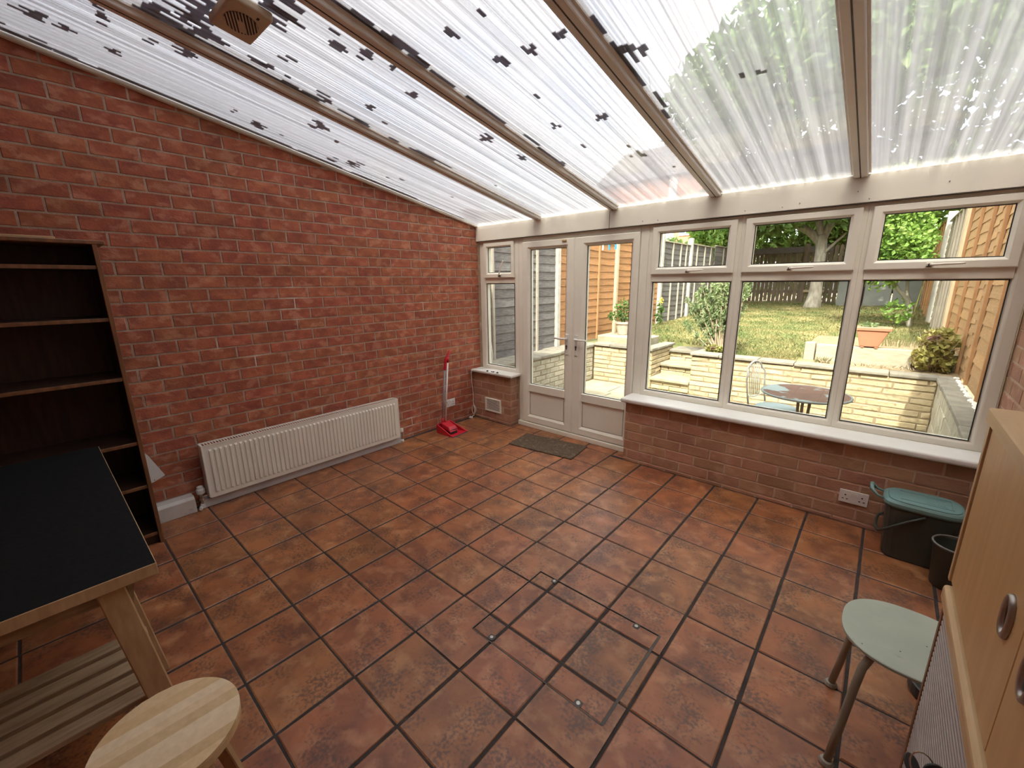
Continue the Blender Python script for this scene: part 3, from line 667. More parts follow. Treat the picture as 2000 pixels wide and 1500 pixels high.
for a in (20, 140, 260):
    ca, sa = math.cos(math.radians(a)), math.sin(math.radians(a)); t = (-sa*.02, ca*.02); n_ = (ca*.011, sa*.011)
    P = lambda r, z: [(scx+ca*r-t[0]-n_[0], scy+sa*r-t[1]-n_[1], z), (scx+ca*r+t[0]-n_[0], scy+sa*r+t[1]-n_[1], z), (scx+ca*r+t[0]+n_[0], scy+sa*r+t[1]+n_[1], z), (scx+ca*r-t[0]+n_[0], scy+sa*r-t[1]+n_[1], z)]
    keep(MB().hexa(P(.215, 0) + P(.105, sz-.034)).build('leg', M['pine'], bevel=.003), ws)

# mint painted stool by the cabinet
gs = thing('painted_stool', 'pale green stool with bent tube legs beside the beech cabinet', 'stool', (3.74, -1.825, 0))
gx, gy, gz = 3.745, -1.822, .45
prof = []
keep(MB().lathe([(.94, -.014), (1.0, -.010), (1.0, -.002), (.985, 0)], (gx, gy, gz), 48, .172, .170, 2.45).build('seat', M['mint']), gs)
for (fx, fy) in ((3.603,-1.990),(3.585,-1.640),(3.895,-1.990),(3.895,-1.650)):
    dx, dy = gx-fx, gy-fy
    pts = [(fx,fy,.006),(fx+dx*.10,fy+dy*.07,.15),(fx+dx*.20,fy+dy*.14,.31),(fx+dx*.26,fy+dy*.19,.385),(fx+dx*.36,fy+dy*.28,.420),(fx+dx*.52,fy+dy*.42,.430),(fx+dx*.85,fy+dy*.8,.430)]
    lg = keep(MB().tube(pts, .0115, 10).build('leg', M['minttube'], smooth=True), gs)
    keep(MB().lathe([(.021,.0),(.022,.006),(.017,.016),(.012,.018)], (fx, fy, 0), 14).build('foot', M['minttube']), lg)
for (a, b) in ((.16, .12), (.60, .5), (.42, .25), (.82, .72), (.80, .35)):
    px, py = gx - .17 + .34*a, gy - .15 + .30*b
    keep(MB().lathe([(.0018,0),(.0018,.0006)], (px, py, gz), 6).build('screw_hole', M['black']), gs)
bl = MB().lathe([(.10,.0),(.115,.006),(.118,.05),(.112,.052),(.106,.012),(.02,.010)], (3.925,-1.435,0), 32).build('black_dish', M['black'], smooth=False)
tag(bl, 'black rounded dish on the floor partly hidden behind the pale green stool', 'dish')

# tambour cabinet with the beech cabinet standing on it
cb = thing('tambour_cabinet', 'low beech cabinet with ribbed grey shutter and key', 'cabinet', (3.92, -2.55, 0))
cx, cy0, cy1 = 3.752, -3.10, -2.040
keep(MB().box(cx-.006, RW-.012, cy0, cy1+.006, .748, .792).build('top_board', M['beechedge'], bevel=.010, seg=3), cb)
for y in (cy1-.022, cy0): keep(MB().box(cx+.002, RW-.014, y, y+.022, 0, .748).build('side_panel', M['edgewood'], bevel=.003), cb)
keep(MB().box(RW-.03, RW-.014, cy0+.022, cy1-.022, 0, .748).build('back_panel', M['beech']), cb)
keep(MB().box(cx+.006, cx+.016, cy0+.022, cy1-.022, .722, .748).build('head_rail', M['tambour']), cb)
for k in range(44):
    z1 = .720 - k*.0160; me = bpy.data.meshes.get('tambour_slat')
    if me is None:
        me = MB().prism([(cx+.008, 0), (cx+.018, 0), (cx+.018, .0150), (cx+.008, .0150), (cx+.004, .0115), (cx+.004, .0035)], cy0+.022, cy1-.022, 1).mesh('tambour_slat')
        # prism along y gives (u, t, v)
        me.materials.append(M['tambour'])
    o = obj('tambour_slat', me, None, None, loc=(0, 0, z1-.015)); keep(o, cb)
lk = keep(MB().tube([(cx+.010,-2.612,.742),(cx-.012,-2.612,.742)], .011, 12).build('lock', M['metal']), cb)
ky = thing('key_ring', 'pair of keys with black heads hanging in the shutter lock', 'keys', (cx-.02, -2.58, .70))
keep(MB().tube([(cx-.013,-2.612,.742),(cx-.030,-2.588,.735)], .003, 6).build('key_blade', M['metal']), ky)
def disc(c, nrm, r, th, name, sx=1.0):
    nrm = Vector(nrm).normalized(); a = nrm.cross(Vector((0,0,1))).normalized(); b = nrm.cross(a); mb = MB(); N = 20
    lo = [Vector(c) + (a*math.cos(6.2832*k/N)*sx + b*math.sin(6.2832*k/N))*r - nrm*th/2 for k in range(N)]; hi = [p + nrm*th for p in lo]
    mb.add([tuple(p) for p in lo+hi], [tuple(range(N))[::-1], tuple(range(N, 2*N))] + [(k, (k+1) % N, (k+1) % N + N, k+N) for k in range(N)]); return mb.build(name, M['black'], bevel=.001)
keep(disc((cx-.038,-2.573,.722), (.35,-.9,.3), .017, .005, 'key_head'), ky)
keep(disc((cx-.062,-2.545,.690), (.2,-.5,.85), .018, .005, 'key_head', .6), ky)
rp = [(cx-.052+.016*math.cos(t), -2.557+.012*math.sin(t), .710+.016*math.sin(t)) for t in [6.2832*k/16 for k in range(16)]]
keep(MB().tube(rp, .0013, 5, closed=True).build('split_ring', M['chrome']), ky)

uc = thing('beech_cabinet', 'beech door cabinet with oval metal pulls standing on the ribbed cabinet', 'cabinet', (3.92, -2.55, .792))
ux_, uy0, uy1, uz0, uz1 = 3.756, -3.085, -1.998, .792, 1.250
uy1 = -2.045
keep(MB().box(ux_-.006, RW-.012, uy0, uy1+.048, uz1-.034, uz1).build('top_board', M['beechedge'], bevel=.003), uc)
for y in (uy1+.026, uy0): keep(MB().box(ux_, RW-.014, y, y+.018, uz0, uz1-.034).build('side_panel', M['beechedge'], bevel=.001), uc)
keep(MB().box(RW-.03, RW-.014, uy0+.018, uy1+.026, uz0, uz1-.034).build('back_panel', M['beech']), uc)
keep(MB().box(ux_+.02, RW-.03, uy0+.018, uy1+.026, uz0, uz0+.016).build('bottom_board', M['beech']), uc)
ym = -2.557
for (a, b, hy) in ((ym+.0015, uy1+.020, -2.483), (uy0+.020, ym-.0015, -2.630)):
    d = keep(MB().box(ux_+.004, ux_+.022, a, b, uz0+.004, uz1-.037).build('door', M['beech'], bevel=.0015), uc)
    # recessed oval pull: raised metal rim around a dark dish
    hz = 1.006; N = 28; rim = [(ux_+.002, hy + .020*math.cos(6.2832*k/N), hz + .035*math.sin(6.2832*k/N)) for k in range(N)]
    keep(MB().tube(rim, .006, 8, closed=True).build('pull_rim', M['metal'], smooth=True), d)
    keep(MB().prism([(hy + .017*math.cos(6.2832*k/N), hz + .032*math.sin(6.2832*k/N)) for k in range(N)], ux_+.0028, ux_+.0045, 0).build('pull_dish', M['darkmetal']), d)

# food caddy in the corner under the window
fc = thing('food_caddy', 'dark green food waste caddy with sage green lid under the window sill', 'bin', (3.845, -.375, 0))
ccx, ccy = 3.846, -.362
keep(MB().lathe([(.86,.0),(.90,.010),(.98,.20),(1.02,.300),(1.06,.306),(1.06,.318)], (ccx, ccy, 0), 40, .150, .108, 5.0).build('body', M['caddy']), fc)
lid = keep(MB().lathe([(1.10,.314),(1.12,.322),(1.11,.336),(1.04,.346),(.985,.346),(.97,.352),(.5,.354)], (ccx, ccy, 0), 40, .150, .108, 4.2).build('lid', M['caddylid']), fc)
keep(MB().box(ccx-.098, ccx+.115, ccy-.064, ccy-.056, .352, .3555).box(ccx-.098, ccx+.115, ccy+.056, ccy+.064, .352, .3555).box(ccx+.109, ccx+.115, ccy-.06, ccy+.06, .352, .3555).build('lid_ridge', M['caddylid']), lid)
tl = MB()
for k in range(6):
    tl.box(ccx+.012+k*.013, ccx+.016+k*.013, ccy-.040+(k % 2)*.008, ccy+.034-(k % 3)*.007, .352, .3551)
tl.box(ccx+.006, ccx+.090, ccy-.046, ccy-.043, .352, .3551).box(ccx+.006, ccx+.090, ccy+.040, ccy+.043, .352, .3551)
keep(tl.build('embossed_panel', M['caddylid']), lid)
keep(MB().tube([(ccx-.155,ccy-.055,.328),(ccx-.195,ccy-.052,.338),(ccx-.222,ccy-.046,.366),(ccx-.224,ccy+.046,.366),(ccx-.195,ccy+.052,.338),(ccx-.155,ccy+.055,.328)], [.007,.007,.010,.010,.007,.007], 8).build('lid_handle', M['caddylid'], smooth=True), lid)
keep(MB().box(ccx+.150, ccx+.182, ccy-.022, ccy+.022, .318, .338).build('lid_tab', M['caddylid'], bevel=.007, seg=2), lid)
hb = [(ccx+.01, ccy-.117, .298), (ccx-.05, ccy-.122, .255), (ccx-.13, ccy-.124, .185), (ccx-.165, ccy-.108, .152), (ccx-.176, ccy-.05, .145), (ccx-.176, ccy+.05, .145), (ccx-.165, ccy+.108, .152), (ccx-.05, ccy+.122, .255), (ccx+.01, ccy+.117, .298)]
keep(MB().tube(hb, .0075, 8).build('carry_handle', M['caddy'], smooth=True), fc)
# open round tub standing in front of the caddy
bw = thing('round_tub', 'small dark open tub with pale rim in front of the food caddy', 'tub', (3.98, -.575, 0))
prt = [(.066,.0),(.072,.006),(.090,.222),(.095,.226),(.095,.236),(.089,.237),(.087,.222),(.066,.012),(.01,.010)]
keep(MB().lathe(prt, (3.98, -.575, 0), 36).build('body', M['caddy'], smooth=True), bw)
rm = [(3.98+.092*math.cos(6.2832*k/36), -.575+.092*math.sin(6.2832*k/36), .236) for k in range(36)]
keep(MB().tube(rm, .005, 6, closed=True).build('rim', pm('grey_rim', (.20,.195,.175), (.17,.165,.15), 9, .4), smooth=True), bw)

# dustpan with long handles, leaning by the wall
dp = thing('dustpan_set', 'red long handled dustpan and brush standing by the brick wall', 'dustpan', (.25, -.72, 0))
A, B_, Cq, D_ = (.150,-.805), (.362,-.810), (.345,-.560), (.140,-.600)
pa = MB()
pa.hexa([(.135,-.800,0),(.375,-.790,0),(.350,-.570,0),(.130,-.620,0),(.135,-.800,.004),(.375,-.790,.002),(.350,-.570,.002),(.130,-.620,.004)])
pa.hexa([(.135,-.806,0),(.372,-.796,0),(.370,-.786,0),(.135,-.794,0),(.135,-.806,.095),(.372,-.796,.006),(.370,-.786,.006),(.135,-.794,.095)])
pa.hexa([(.130,-.626,0),(.352,-.576,0),(.350,-.564,0),(.130,-.612,0),(.130,-.626,.095),(.352,-.576,.006),(.350,-.564,.006),(.130,-.612,.095)])
pa.hexa([(.126,-.806,0),(.140,-.806,0),(.138,-.612,0),(.124,-.612,0),(.126,-.806,.098),(.140,-.806,.098),(.138,-.612,.098),(.124,-.612,.098)])
keep(pa.build('pan', M['red'], bevel=.003), dp)
keep(MB().hexa([(.370,-.792,.0),(.379,-.792,.0),(.355,-.566,.0),(.346,-.566,.0),(.372,-.792,.007),(.377,-.792,.004),(.353,-.566,.004),(.348,-.566,.007)]).build('rubber_lip', M['black']), dp)
hd = MB().hexa([(.165,-.775,.055),(.300,-.765,.030),(.295,-.650,.030),(.165,-.655,.055),(.160,-.770,.112),(.270,-.762,.078),(.268,-.662,.078),(.160,-.665,.112)])
keep(hd.build('brush_head', M['red'], bevel=.006, seg=2), dp)
keep(MB().box(.175, .290, -.760, -.665, .006, .05).build('bristles', M['black']), dp)
keep(MB().tube([(.150,-.745,.085),(.150,-.735,.16)], [.016,.012], 10).tube([(.165,-.715,.085),(.160,-.712,.14)], [.014,.011], 10).build('handle_socket', M['red'], smooth=True), dp)
keep(MB().tube([(.150,-.742,.13),(.150,-.672,.70)], .0095, 10).build('pole', pm('grey_pole', (.36,.35,.36), (.32,.31,.32), 9, .4), smooth=True), dp)
keep(MB().tube([(.166,-.714,.12),(.158,-.640,.76)], .0095, 10).build('pole', M['white'], smooth=True), dp)
keep(MB().tube([(.150,-.676,.665),(.150,-.668,.715),(.150,-.668,.735)], .0165, 12).build('pole_clip', M['red']), dp)
keep(MB().tube([(.150,-.670,.72),(.150,-.664,.77),(.152,-.640,.805),(.153,-.615,.830),(.153,-.600,.868)], [.014,.014,.013,.013,.010], 10).tube([(.158,-.642,.74),(.156,-.630,.80)], .012, 8).build('grip', M['red'], smooth=True), dp)

# door mat
dm = MB().hexa([(.925,-.561,0),(1.615,-.485,0),(1.565,-.128,0),(.880,-.215,0),(.928,-.558,.012),(1.612,-.483,.012),(1.562,-.131,.012),(.884,-.218,.012)]).build('door_mat', M['coir'], bevel=.004)
tag(dm, 'worn brown coir door mat in front of the double doors', 'mat')

# sockets
def socket(name, label, F, w0, u, v, parentless=True, switches=True):
    o = thing(name, label, 'socket', F(u, v, w0)); Lc = o.location
    def P(mb, nm, mt, par=o, **k): return keep(mb.build(nm, mt, **k), par)
    def bx(a, b, c, d, e, f):
        p, q = F(a, c, e), F(b, d, f); return MB().box(min(p[0],q[0]), max(p[0],q[0]), min(p[1],q[1]), max(p[1],q[1]), min(p[2],q[2]), max(p[2],q[2]))
    P(bx(u-.073, u+.073, v-.043, v+.043, w0, w0+.009), 'face_plate', M['white'], bevel=.003, seg=2)
    for s in (-1, 1):
        cu = u + s*.042
        for (du, dv, wd, hg) in ((0, .010, .008, .009), (-.011, -.016, .010, .006), (.011, -.016, .010, .006)):
            P(bx(cu+du-wd/2, cu+du+wd/2, v+dv-hg/2, v+dv+hg/2, w0+.008, w0+.0096), 'pin_hole', M['black'])
        P(bx(u+s*.010-.0075, u+s*.010+.0075, v+.010, v+.033, w0+.008, w0+.012), 'rocker', M['white'], bevel=.0015)
    return o
socket('double_socket', 'white double socket low on the red brick wall behind the dustpan', FACE['+x'], .0, -.507, .243)
socket('double_socket', 'white double socket on the low wall under the wide window', FACE['-y'], .177, 3.552, .187)

# air vent in the corner stub
av = thing('air_vent', 'cream louvred air vent in the brick stub', 'vent', (.322, -.14, .19))
vx0, vx1, vz0, vz1 = .200, .444, .112, .268
keep(MB().ring(vx0, vx1, vz0, vz1, .018, .018, .016, .016, [(0,-.130),(0,-.146),(.5,-.150),(1,-.146),(1,-.130)]).build('vent_frame', M['upvc']), av)
keep(MB().box(vx0+.01, vx1-.01, -.134, -.131, vz0+.01, vz1-.01).build('vent_shade', M['darkmetal']), av)  # dark plate gives the gaps between louvres their shade
for k in range(8):
    z = vz0 + .0205 + k*.0152
    keep(MB().box(vx0+.016, vx1-.016, -.1475, -.1445, z, z+.0075).build('louvre', M['upvc']), av)
# cable from the corner window sill down to a plug on the floor
cb_ = thing('extension_cable', 'cream cable hanging from the corner sill to a loose plug on the floor', 'cable', (.05, -.2, 0))
pts = [(.175,-.008,.583),(.11,-.06,.583),(.055,-.12,.584),(.032,-.172,.580),(.026,-.186,.55),(.026,-.184,.46),(.032,-.180,.36),(.040,-.180,.25),(.040,-.182,.18),(.055,-.182,.15),(.085,-.186,.11),(.075,-.19,.07),(.045,-.19,.05),(.022,-.188,.08),(.024,-.186,.13),(.045,-.184,.15),(.062,-.186,.11),(.066,-.192,.06),(.060,-.200,.035),(.045,-.215,.018)]
sm = []
for i in range(len(pts)-1):
    p_, q_, r2, s2 = [Vector(pts[max(0, min(len(pts)-1, i+k))]) for k in (-1, 0, 1, 2)]
    for t in (0, .25, .5, .75): sm.append(.5*((2*q_)+(r2-p_)*t+(2*p_-5*q_+4*r2-s2)*t*t+(3*q_-p_-3*r2+s2)*t**3))
sm.append(Vector(pts[-1]))
keep(MB().tube(sm, .0042, 7).build('flex', M['cable'], smooth=True), cb_)
keep(MB().hexa([(.020,-.245,.002),(.062,-.235,.002),(.056,-.208,.002),(.022,-.214,.002),(.024,-.240,.024),(.058,-.233,.024),(.053,-.212,.024),(.025,-.216,.024)]).build('plug_body', M['white'], bevel=.004, seg=2), cb_)
for (x, y) in ((.030,-.236),(.050,-.230),(.040,-.222)): keep(MB().box(x-.003, x+.003, y-.003, y+.003, .022, .040).build('plug_pin', M['chrome']), cb_)
for i, (x, y, l) in enumerate(((.254,-.150,'small black cap at the cable end of the corner sill'), (.330,-.146,'small dark clip in the middle of the corner sill'), (.408,-.150,'small black cap nearest the doors on the corner sill'))):
    if i == 1:
        t_ = MB().box(x-.020, x+.016, y-.004, y+.004, .578, .586).tube([(x+.014,y,.584),(x+.024,y,.584)], .007, 8).build('dark_clip', M['black'], bevel=.001)
    else: t_ = MB().lathe([(.012,.0),(.013,.004),(.009,.012),(.004,.013)], (x, y, .578), 12).build('black_stopper', M['black'])
    tag(t_, l, 'clip' if i == 1 else 'cap')

# extractor fan under the roof sheet
ef = thing('extractor_fan', 'square yellowed extractor fan with slotted round grille under the roof', 'fan', (1.30, -2.64, 2.60))
fx, fy = 1.302, -2.632
def rz(x, y, z0): return (x, y, zroof(y, z0))
a = .137; ay = .080
bodyp = lambda s, z: [rz(fx-a*s, fy-ay*s, z), rz(fx+a*s, fy-ay*s, z), rz(fx+a*s, fy+ay*s, z), rz(fx-a*s, fy+ay*s, z)]
keep(MB().hexa(bodyp(.98, 2.1220) + bodyp(1.0, 2.158)).build('housing', M['fan'], bevel=.010, seg=3), ef)
N = 32
gp = MB(); gp.add([rz(fx + .078*math.cos(6.2832*k/N), fy + .060*math.sin(6.2832*k/N), 2.1205) for k in range(N)] + [rz(fx + .078*math.cos(6.2832*k/N), fy + .060*math.sin(6.2832*k/N), 2.1235) for k in range(N)], [tuple(range(N))[::-1], tuple(range(N, 2*N))] + [(k, (k+1) % N, (k+1) % N + N, k+N) for k in range(N)])
keep(gp.build('grille_shade', M['black']), ef)  # shade behind the bars coloured in as a flat black disc
gdx, gdy = -.914, .406; gnx, gny = .406, .914          # slots run aslant across the round grille
for k in range(-5, 6):
    s0 = k*.0118; A_ = (gdx/.078)**2 + (gdy/.060)**2; B2 = 2*(s0*gnx*gdx/.078**2 + s0*gny*gdy/.060**2); C_ = (s0*gnx/.078)**2 + (s0*gny/.060)**2 - 1
    dsc = B2*B2 - 4*A_*C_
    if dsc <= 0: continue
    ta, tb_ = (-B2-math.sqrt(dsc))/(2*A_), (-B2+math.sqrt(dsc))/(2*A_); h_ = .0024
    cs4 = [(fx+gnx*(s0+q)+gdx*t_, fy+gny*(s0+q)+gdy*t_) for (q, t_) in ((-h_, ta), (h_, ta), (h_, tb_), (-h_, tb_))]
    keep(MB().hexa([rz(x, y, 2.1165) for x, y in cs4] + [rz(x, y, 2.1215) for x, y in cs4]).build('grille_bar', M['fan']), ef)
cs4 = [(fx+gnx*q+gdx*t_, fy+gny*q+gdy*t_) for (q, t_) in ((-.009, -.02), (.009, -.02), (.009, .055), (-.009, .055))]
keep(MB().hexa([rz(x, y, 2.1155) for x, y in cs4] + [rz(x, y, 2.122) for x, y in cs4]).build('centre_plate', M['fan']), ef)
keep(MB().hexa([rz(fx+.088,fy+.028,2.1200), rz(fx+.104,fy+.028,2.1200), rz(fx+.104,fy+.036,2.1200), rz(fx+.088,fy+.036,2.1200), rz(fx+.088,fy+.028,2.1240), rz(fx+.104,fy+.028,2.1240), rz(fx+.104,fy+.036,2.1240), rz(fx+.088,fy+.036,2.1240)]).build('indicator', M['black']), ef)
# ------------------------------------------------------------------ garden
M['stone'] = pm('cream_split_stone', (.47,.395,.255), (.38,.31,.195), 10, .9, .9, rnd=.13, c3=(.27,.21,.125), s3=16, t3=(.58,.70), attr=True, bscale=28)
M['stonej'] = pm('stone_joint', (.30,.24,.15), (.22,.17,.11), 14, .95, .4)
M['sidestone'] = pm('grey_white_stone', (.44,.41,.33), (.36,.33,.26), 9, .9, .7, rnd=.12, c3=(.30,.29,.20), s3=8, t3=(.56,.68), attr=True, bscale=30)
M['cope'] = pm('grey_coping', (.19,.175,.145), (.265,.245,.20), 9, .9, .6, rnd=.15, bscale=25)
M['flag'] = pm('weathered_flagstone', (.33,.305,.23), (.255,.235,.17), 6, .9, .5, rnd=.14, c3=(.38,.345,.235), s3=4, bscale=30)
M['soil'] = pm('dry_soil', (.20,.15,.09), (.30,.235,.135), 12, .98, .8, c3=(.12,.085,.05), s3=30)
M['lawn'] = pm('lawn_ground', (.115,.132,.040), (.255,.215,.095), 1.6, .98, .5, c3=(.08,.11,.03), s3=9, t3=(.5,.62), bscale=60)
M['grass'] = pm('grass_blades', (.085,.125,.036), (.245,.21,.092), 1.6, .8, transl=.3)
M['fgrey'] = pm('weathered_grey_fence', (.165,.158,.155), (.10,.095,.093), 5, .9, .6, stretch=(2,2,14), rnd=.22, bscale=12)
M['forange'] = pm('orange_fence_boards', (.37,.192,.085), (.30,.15,.063), 5, .85, .5, stretch=(2,2,12), rnd=.13, bscale=12)
M['ftan'] = pm('tan_fence_boards', (.42,.255,.118), (.345,.20,.088), 5, .85, .5, stretch=(2,2,12), rnd=.12, c3=(.55,.38,.21), s3=5, t3=(.6,.7), bscale=12)
M['fgreen'] = pm('greyed_green_fence', (.36,.325,.235), (.28,.25,.175), 5, .85, .5, stretch=(2,2,10), rnd=.12, bscale=12)
M['batten_o'] = pm('orange_batten', (.39,.215,.10), (.33,.175,.077), 6, .8, stretch=(9,9,1))
M['batten_g'] = pm('pale_grey_batten', (.42,.38,.32), (.34,.30,.25), 6, .8, stretch=(9,9,1))
M['post'] = pm('concrete_post', (.46,.44,.40), (.37,.355,.32), 12, .9, .3)
M['postwood'] = pm('pale_wood_post', (.52,.42,.28), (.43,.34,.22), 6, .85, stretch=(9,9,1))
M['picket'] = pm('old_dark_paling', (.165,.135,.10), (.115,.092,.066), 5, .9, .4, stretch=(8,8,1), rnd=.2)
M['bark'] = pm('pale_bark', (.34,.32,.28), (.22,.20,.165), 9, .95, .8, stretch=(2,2,.6), bscale=14)
M['twig'] = pm('dry_twig', (.34,.27,.19), (.24,.185,.125), 14, .9)
def leafm(nm, a, b, c=None): return pm(nm, a, b, 2.2, .55, transl=.42, c3=c, s3=7, t3=(.55,.68))
M['leaf_bright'] = leafm('bright_leaf', (.105,.225,.032), (.19,.32,.062), (.30,.40,.10))
M['leaf_mid'] = leafm('mid_leaf', (.065,.140,.034), (.125,.22,.055), (.23,.31,.095))
M['leaf_rosemary'] = leafm('rosemary_leaf', (.16,.235,.105), (.25,.335,.155), (.36,.40,.24))
M['leaf_mixed'] = leafm('yellow_green_leaf', (.22,.24,.055), (.36,.33,.10), (.20,.105,.10))
M['terracotta'] = pm('terracotta_plastic', (.46,.205,.125), (.41,.18,.108), 6, .5)
M['pot'] = pm('pale_pot', (.46,.38,.32), (.40,.33,.27), 8, .8)
M['sleeper'] = pm('bleached_timber', (.40,.36,.28), (.32,.285,.215), 6, .9, .5, stretch=(1.5,8,8), bscale=14)
M['ironwhite'] = pm('white_iron', (.66,.67,.64), (.58,.59,.56), 14, .5)
M['seatblue'] = pm('pale_blue_cushion', (.36,.45,.47), (.31,.40,.42), 9, .7)
M['rusttop'] = pm('rusty_blue_tabletop', (.20,.115,.088), (.24,.14,.105), 9, .6, c3=(.38,.46,.46), s3=4.2, t3=(.50,.535), bump=.1)
M['tablerim'] = pm('blue_grey_iron', (.34,.40,.40), (.29,.34,.34), 9, .6)
M['tubegreen'] = pm('olive_iron', (.30,.28,.19), (.26,.24,.16), 9, .6)
M['pebble'] = pm('white_pebbles', (.80,.79,.77), (.66,.65,.62), 30, .8, rnd=.1)
M['shed'] = pm('grey_green_panel', (.17,.19,.175), (.135,.15,.14), 3, .7, c3=(.36,.38,.36), s3=3, t3=(.62,.70))

LZ = lambda y: .50 + .030 * max(0, y - 2.8)
PZ = -.05
gd = MB().box(-40, 45, .07, 70, -1.0, -.30).build('ground', M['soil']); tag(gd, 'bare ground under and beyond the garden', kind='structure')
# patio of single flagstones
pt_ = MB().box(-.30, 4.35, .07, 3.4, -.30, PZ-.012).build('patio', M['stonej']); tag(pt_, 'sunken patio of weathered flagstones', kind='structure')
rg = random.Random(7); y = .09
while y < 2.64:
    h = rg.choice((.45, .45, .6)); x = -.02 - rg.uniform(0, .3)
    while x < 4.04:
        l = rg.choice((.45, .6, .6, .75)); a, b = max(x+.006, -.02), min(x+l-.006, 4.04); c, d = y+.006, min(y+h-.006, 2.64)
        if b-a > .05 and d-c > .05:
            me = slab_mesh('flagstone', [((a-b)/2,(c-d)/2),((b-a)/2,(c-d)/2),((b-a)/2,(d-c)/2),((a-b)/2,(d-c)/2)], '+z', .03, .008, .006, rg, .006).mesh('flagstone'); me.materials.append(M['flag'])
            obj('flagstone', me, None, pt_, loc=((a+b)/2, (c+d)/2, PZ + rg.uniform(-.003, .003)))
        x += l
    y += h

def coping(parent, axis, a, b, c, d, z0, z1, n, zt=lambda t: 0.0, seed=1):
    """row of coping slabs along x or y"""
    r = random.Random(seed); e = [a] + sorted(a + (b-a)*(k + r.uniform(-.18, .18))/n for k in range(1, n)) + [b]
    for k in range(n):
        p, q = e[k]+.003, e[k+1]-.003; dz = zt((p+q)/2); jo = r.uniform(-.008, .008)
        m = MB()
        if axis == 'x': m.box(p, q, c+jo, d, z0+dz, z1+dz)
        else: m.box(c+jo, d, p, q, z0+dz, z1+dz)
        keep(m.build('coping_slab', M['cope'], bevel=.008, seg=2), parent)
WY = 2.65
# main retaining wall, right of the steps
gw = tag(MB().box(1.556, 4.05, WY+.006, WY+.20, -.3, .512).build('garden_wall', M['stonej']), 'cream split stone retaining wall facing the wide window', 'wall')
lay(gw, '-y', -WY, 1.55, 4.05, PZ, .512, .42, .0705, .005, [M['stone']], name='stone_block', vref=PZ, uref=1.5, limit=140, depth=.05, cham=.010, jit=.006, seed=31, varL=.35, cz=.014)
coping(gw, 'x', 1.535, 4.06, WY-.025, WY+.20, .512, .548, 6, lambda x: .030 - .0085*x, 3)
# left retaining wall beside the steps
lw = tag(MB().box(-.02, .965, WY+.006, WY+.20, -.3, .515).box(.80, .962, WY+.10, 3.50, -.3, .515).build('garden_wall', M['stonej']), 'cream split stone wall left of the garden steps', 'wall')
lay(lw, '-y', -WY, -.02, .97, PZ, .515, .40, .0705, .005, [M['stone']], name='stone_block', vref=PZ, uref=-.1, limit=60, depth=.05, cham=.010, jit=.006, seed=32, varL=.35, cz=.014)
lay(lw, '+x', .97, WY, 3.50, PZ, .515, .36, .0705, .006, [M['stone']], name='stone_block', vref=PZ, uref=WY, limit=60, depth=.05, cham=.010, jit=.006, seed=33, varL=.3, cz=.014)
coping(lw, 'x', -.03, .99, WY-.025, WY+.19, .520, .562, 3, lambda x: .010*(1-x), 4)
coping(lw, 'y', WY+.19, 3.54, .80, .99, .520, .560, 2, lambda x: 0, 5)
# side wall under the grey fence
sw = tag(MB().box(-.42, -.046, .07, WY+.2, -.3, .49).build('side_wall', M['stonej']), 'grey white block wall along the left side of the patio', 'wall')
lay(sw, '+x', -.04, .07, WY, PZ, .49, .225, .075, .009, [M['sidestone']], name='stone_block', vref=PZ, uref=.1, limit=100, depth=.04, cham=.006, jit=.004, seed=34, cz=.008)
coping(sw, 'y', .07, WY+.15, -.42, -.022, .49, .535, 5, lambda x: 0.010*(x > 1.9), 6)
# right side wall
rw_ = tag(MB().box(4.056, 4.30, .07, WY+.2, -.3, .50).build('side_wall', M['stonej']), 'rough cream stone wall under the grey coping at the right of the patio', 'wall')
lay(rw_, '-x', -4.05, -WY, -.07, PZ, .50, .46, .141, .003, [M['sidestone']], name='stone_block', vref=PZ, uref=-.2, limit=60, depth=.05, cham=.008, jit=.006, seed=35, varL=.3, cz=.010)
coping(rw_, 'y', .07, WY+.16, 4.038, 4.20, .500, .545, 4, lambda x: 0, 7)
pb = MB(); rg = random.Random(12)
for k in range(150):
    x, y = 4.180 + rg.uniform(-.015, .010), rg.uniform(.3, 2.75); r = rg.uniform(.006, .013)
    pb.add([(x-r,y-r,.545),(x+r,y-r,.545),(x+r,y+r,.545),(x-r,y+r,.545),(x-r*.5,y-r*.5,.545+r),(x+r*.5,y-r*.5,.545+r),(x+r*.5,y+r*.5,.545+r),(x-r*.5,y+r*.5,.545+r)], [(4,5,6,7),(0,1,5,4),(1,2,6,5),(2,3,7,6),(3,0,4,7)])
tag(pb.build('white_chippings', M['pebble']), 'white stone chippings along the foot of the tan fence', 'gravel', kind='stuff')
# steps
sp = tag(MB().box(.975, 1.545, WY+.03, 3.6, -.3, .085).box(.975, 1.545, 3.03, 3.6, .085, .255).box(.975, 1.545, 3.38, 3.6, .255, .43).build('garden_steps', M['stonej']), 'three stone garden steps between the two retaining walls', 'steps')
for (yy, z0, z1) in ((WY, -.05, .085), (3.0, .115, .255), (3.35, .285, .43)):
    lay(sp, '-y', -yy-.012, .975, 1.545, z0, z1, .30, .0675, .006, [M['stone']], name='riser_block', vref=z0, uref=.9, limit=20, depth=.04, cham=.008, jit=.005, seed=int(yy*50), varL=.3, cz=.012)
    mb = MB().box(.972, 1.548, yy-.03, yy+.42, z1, z1+.045); keep(mb.build('tread_slab', M['cope' if yy > 3.2 else 'flag'], bevel=.010, seg=2), sp)
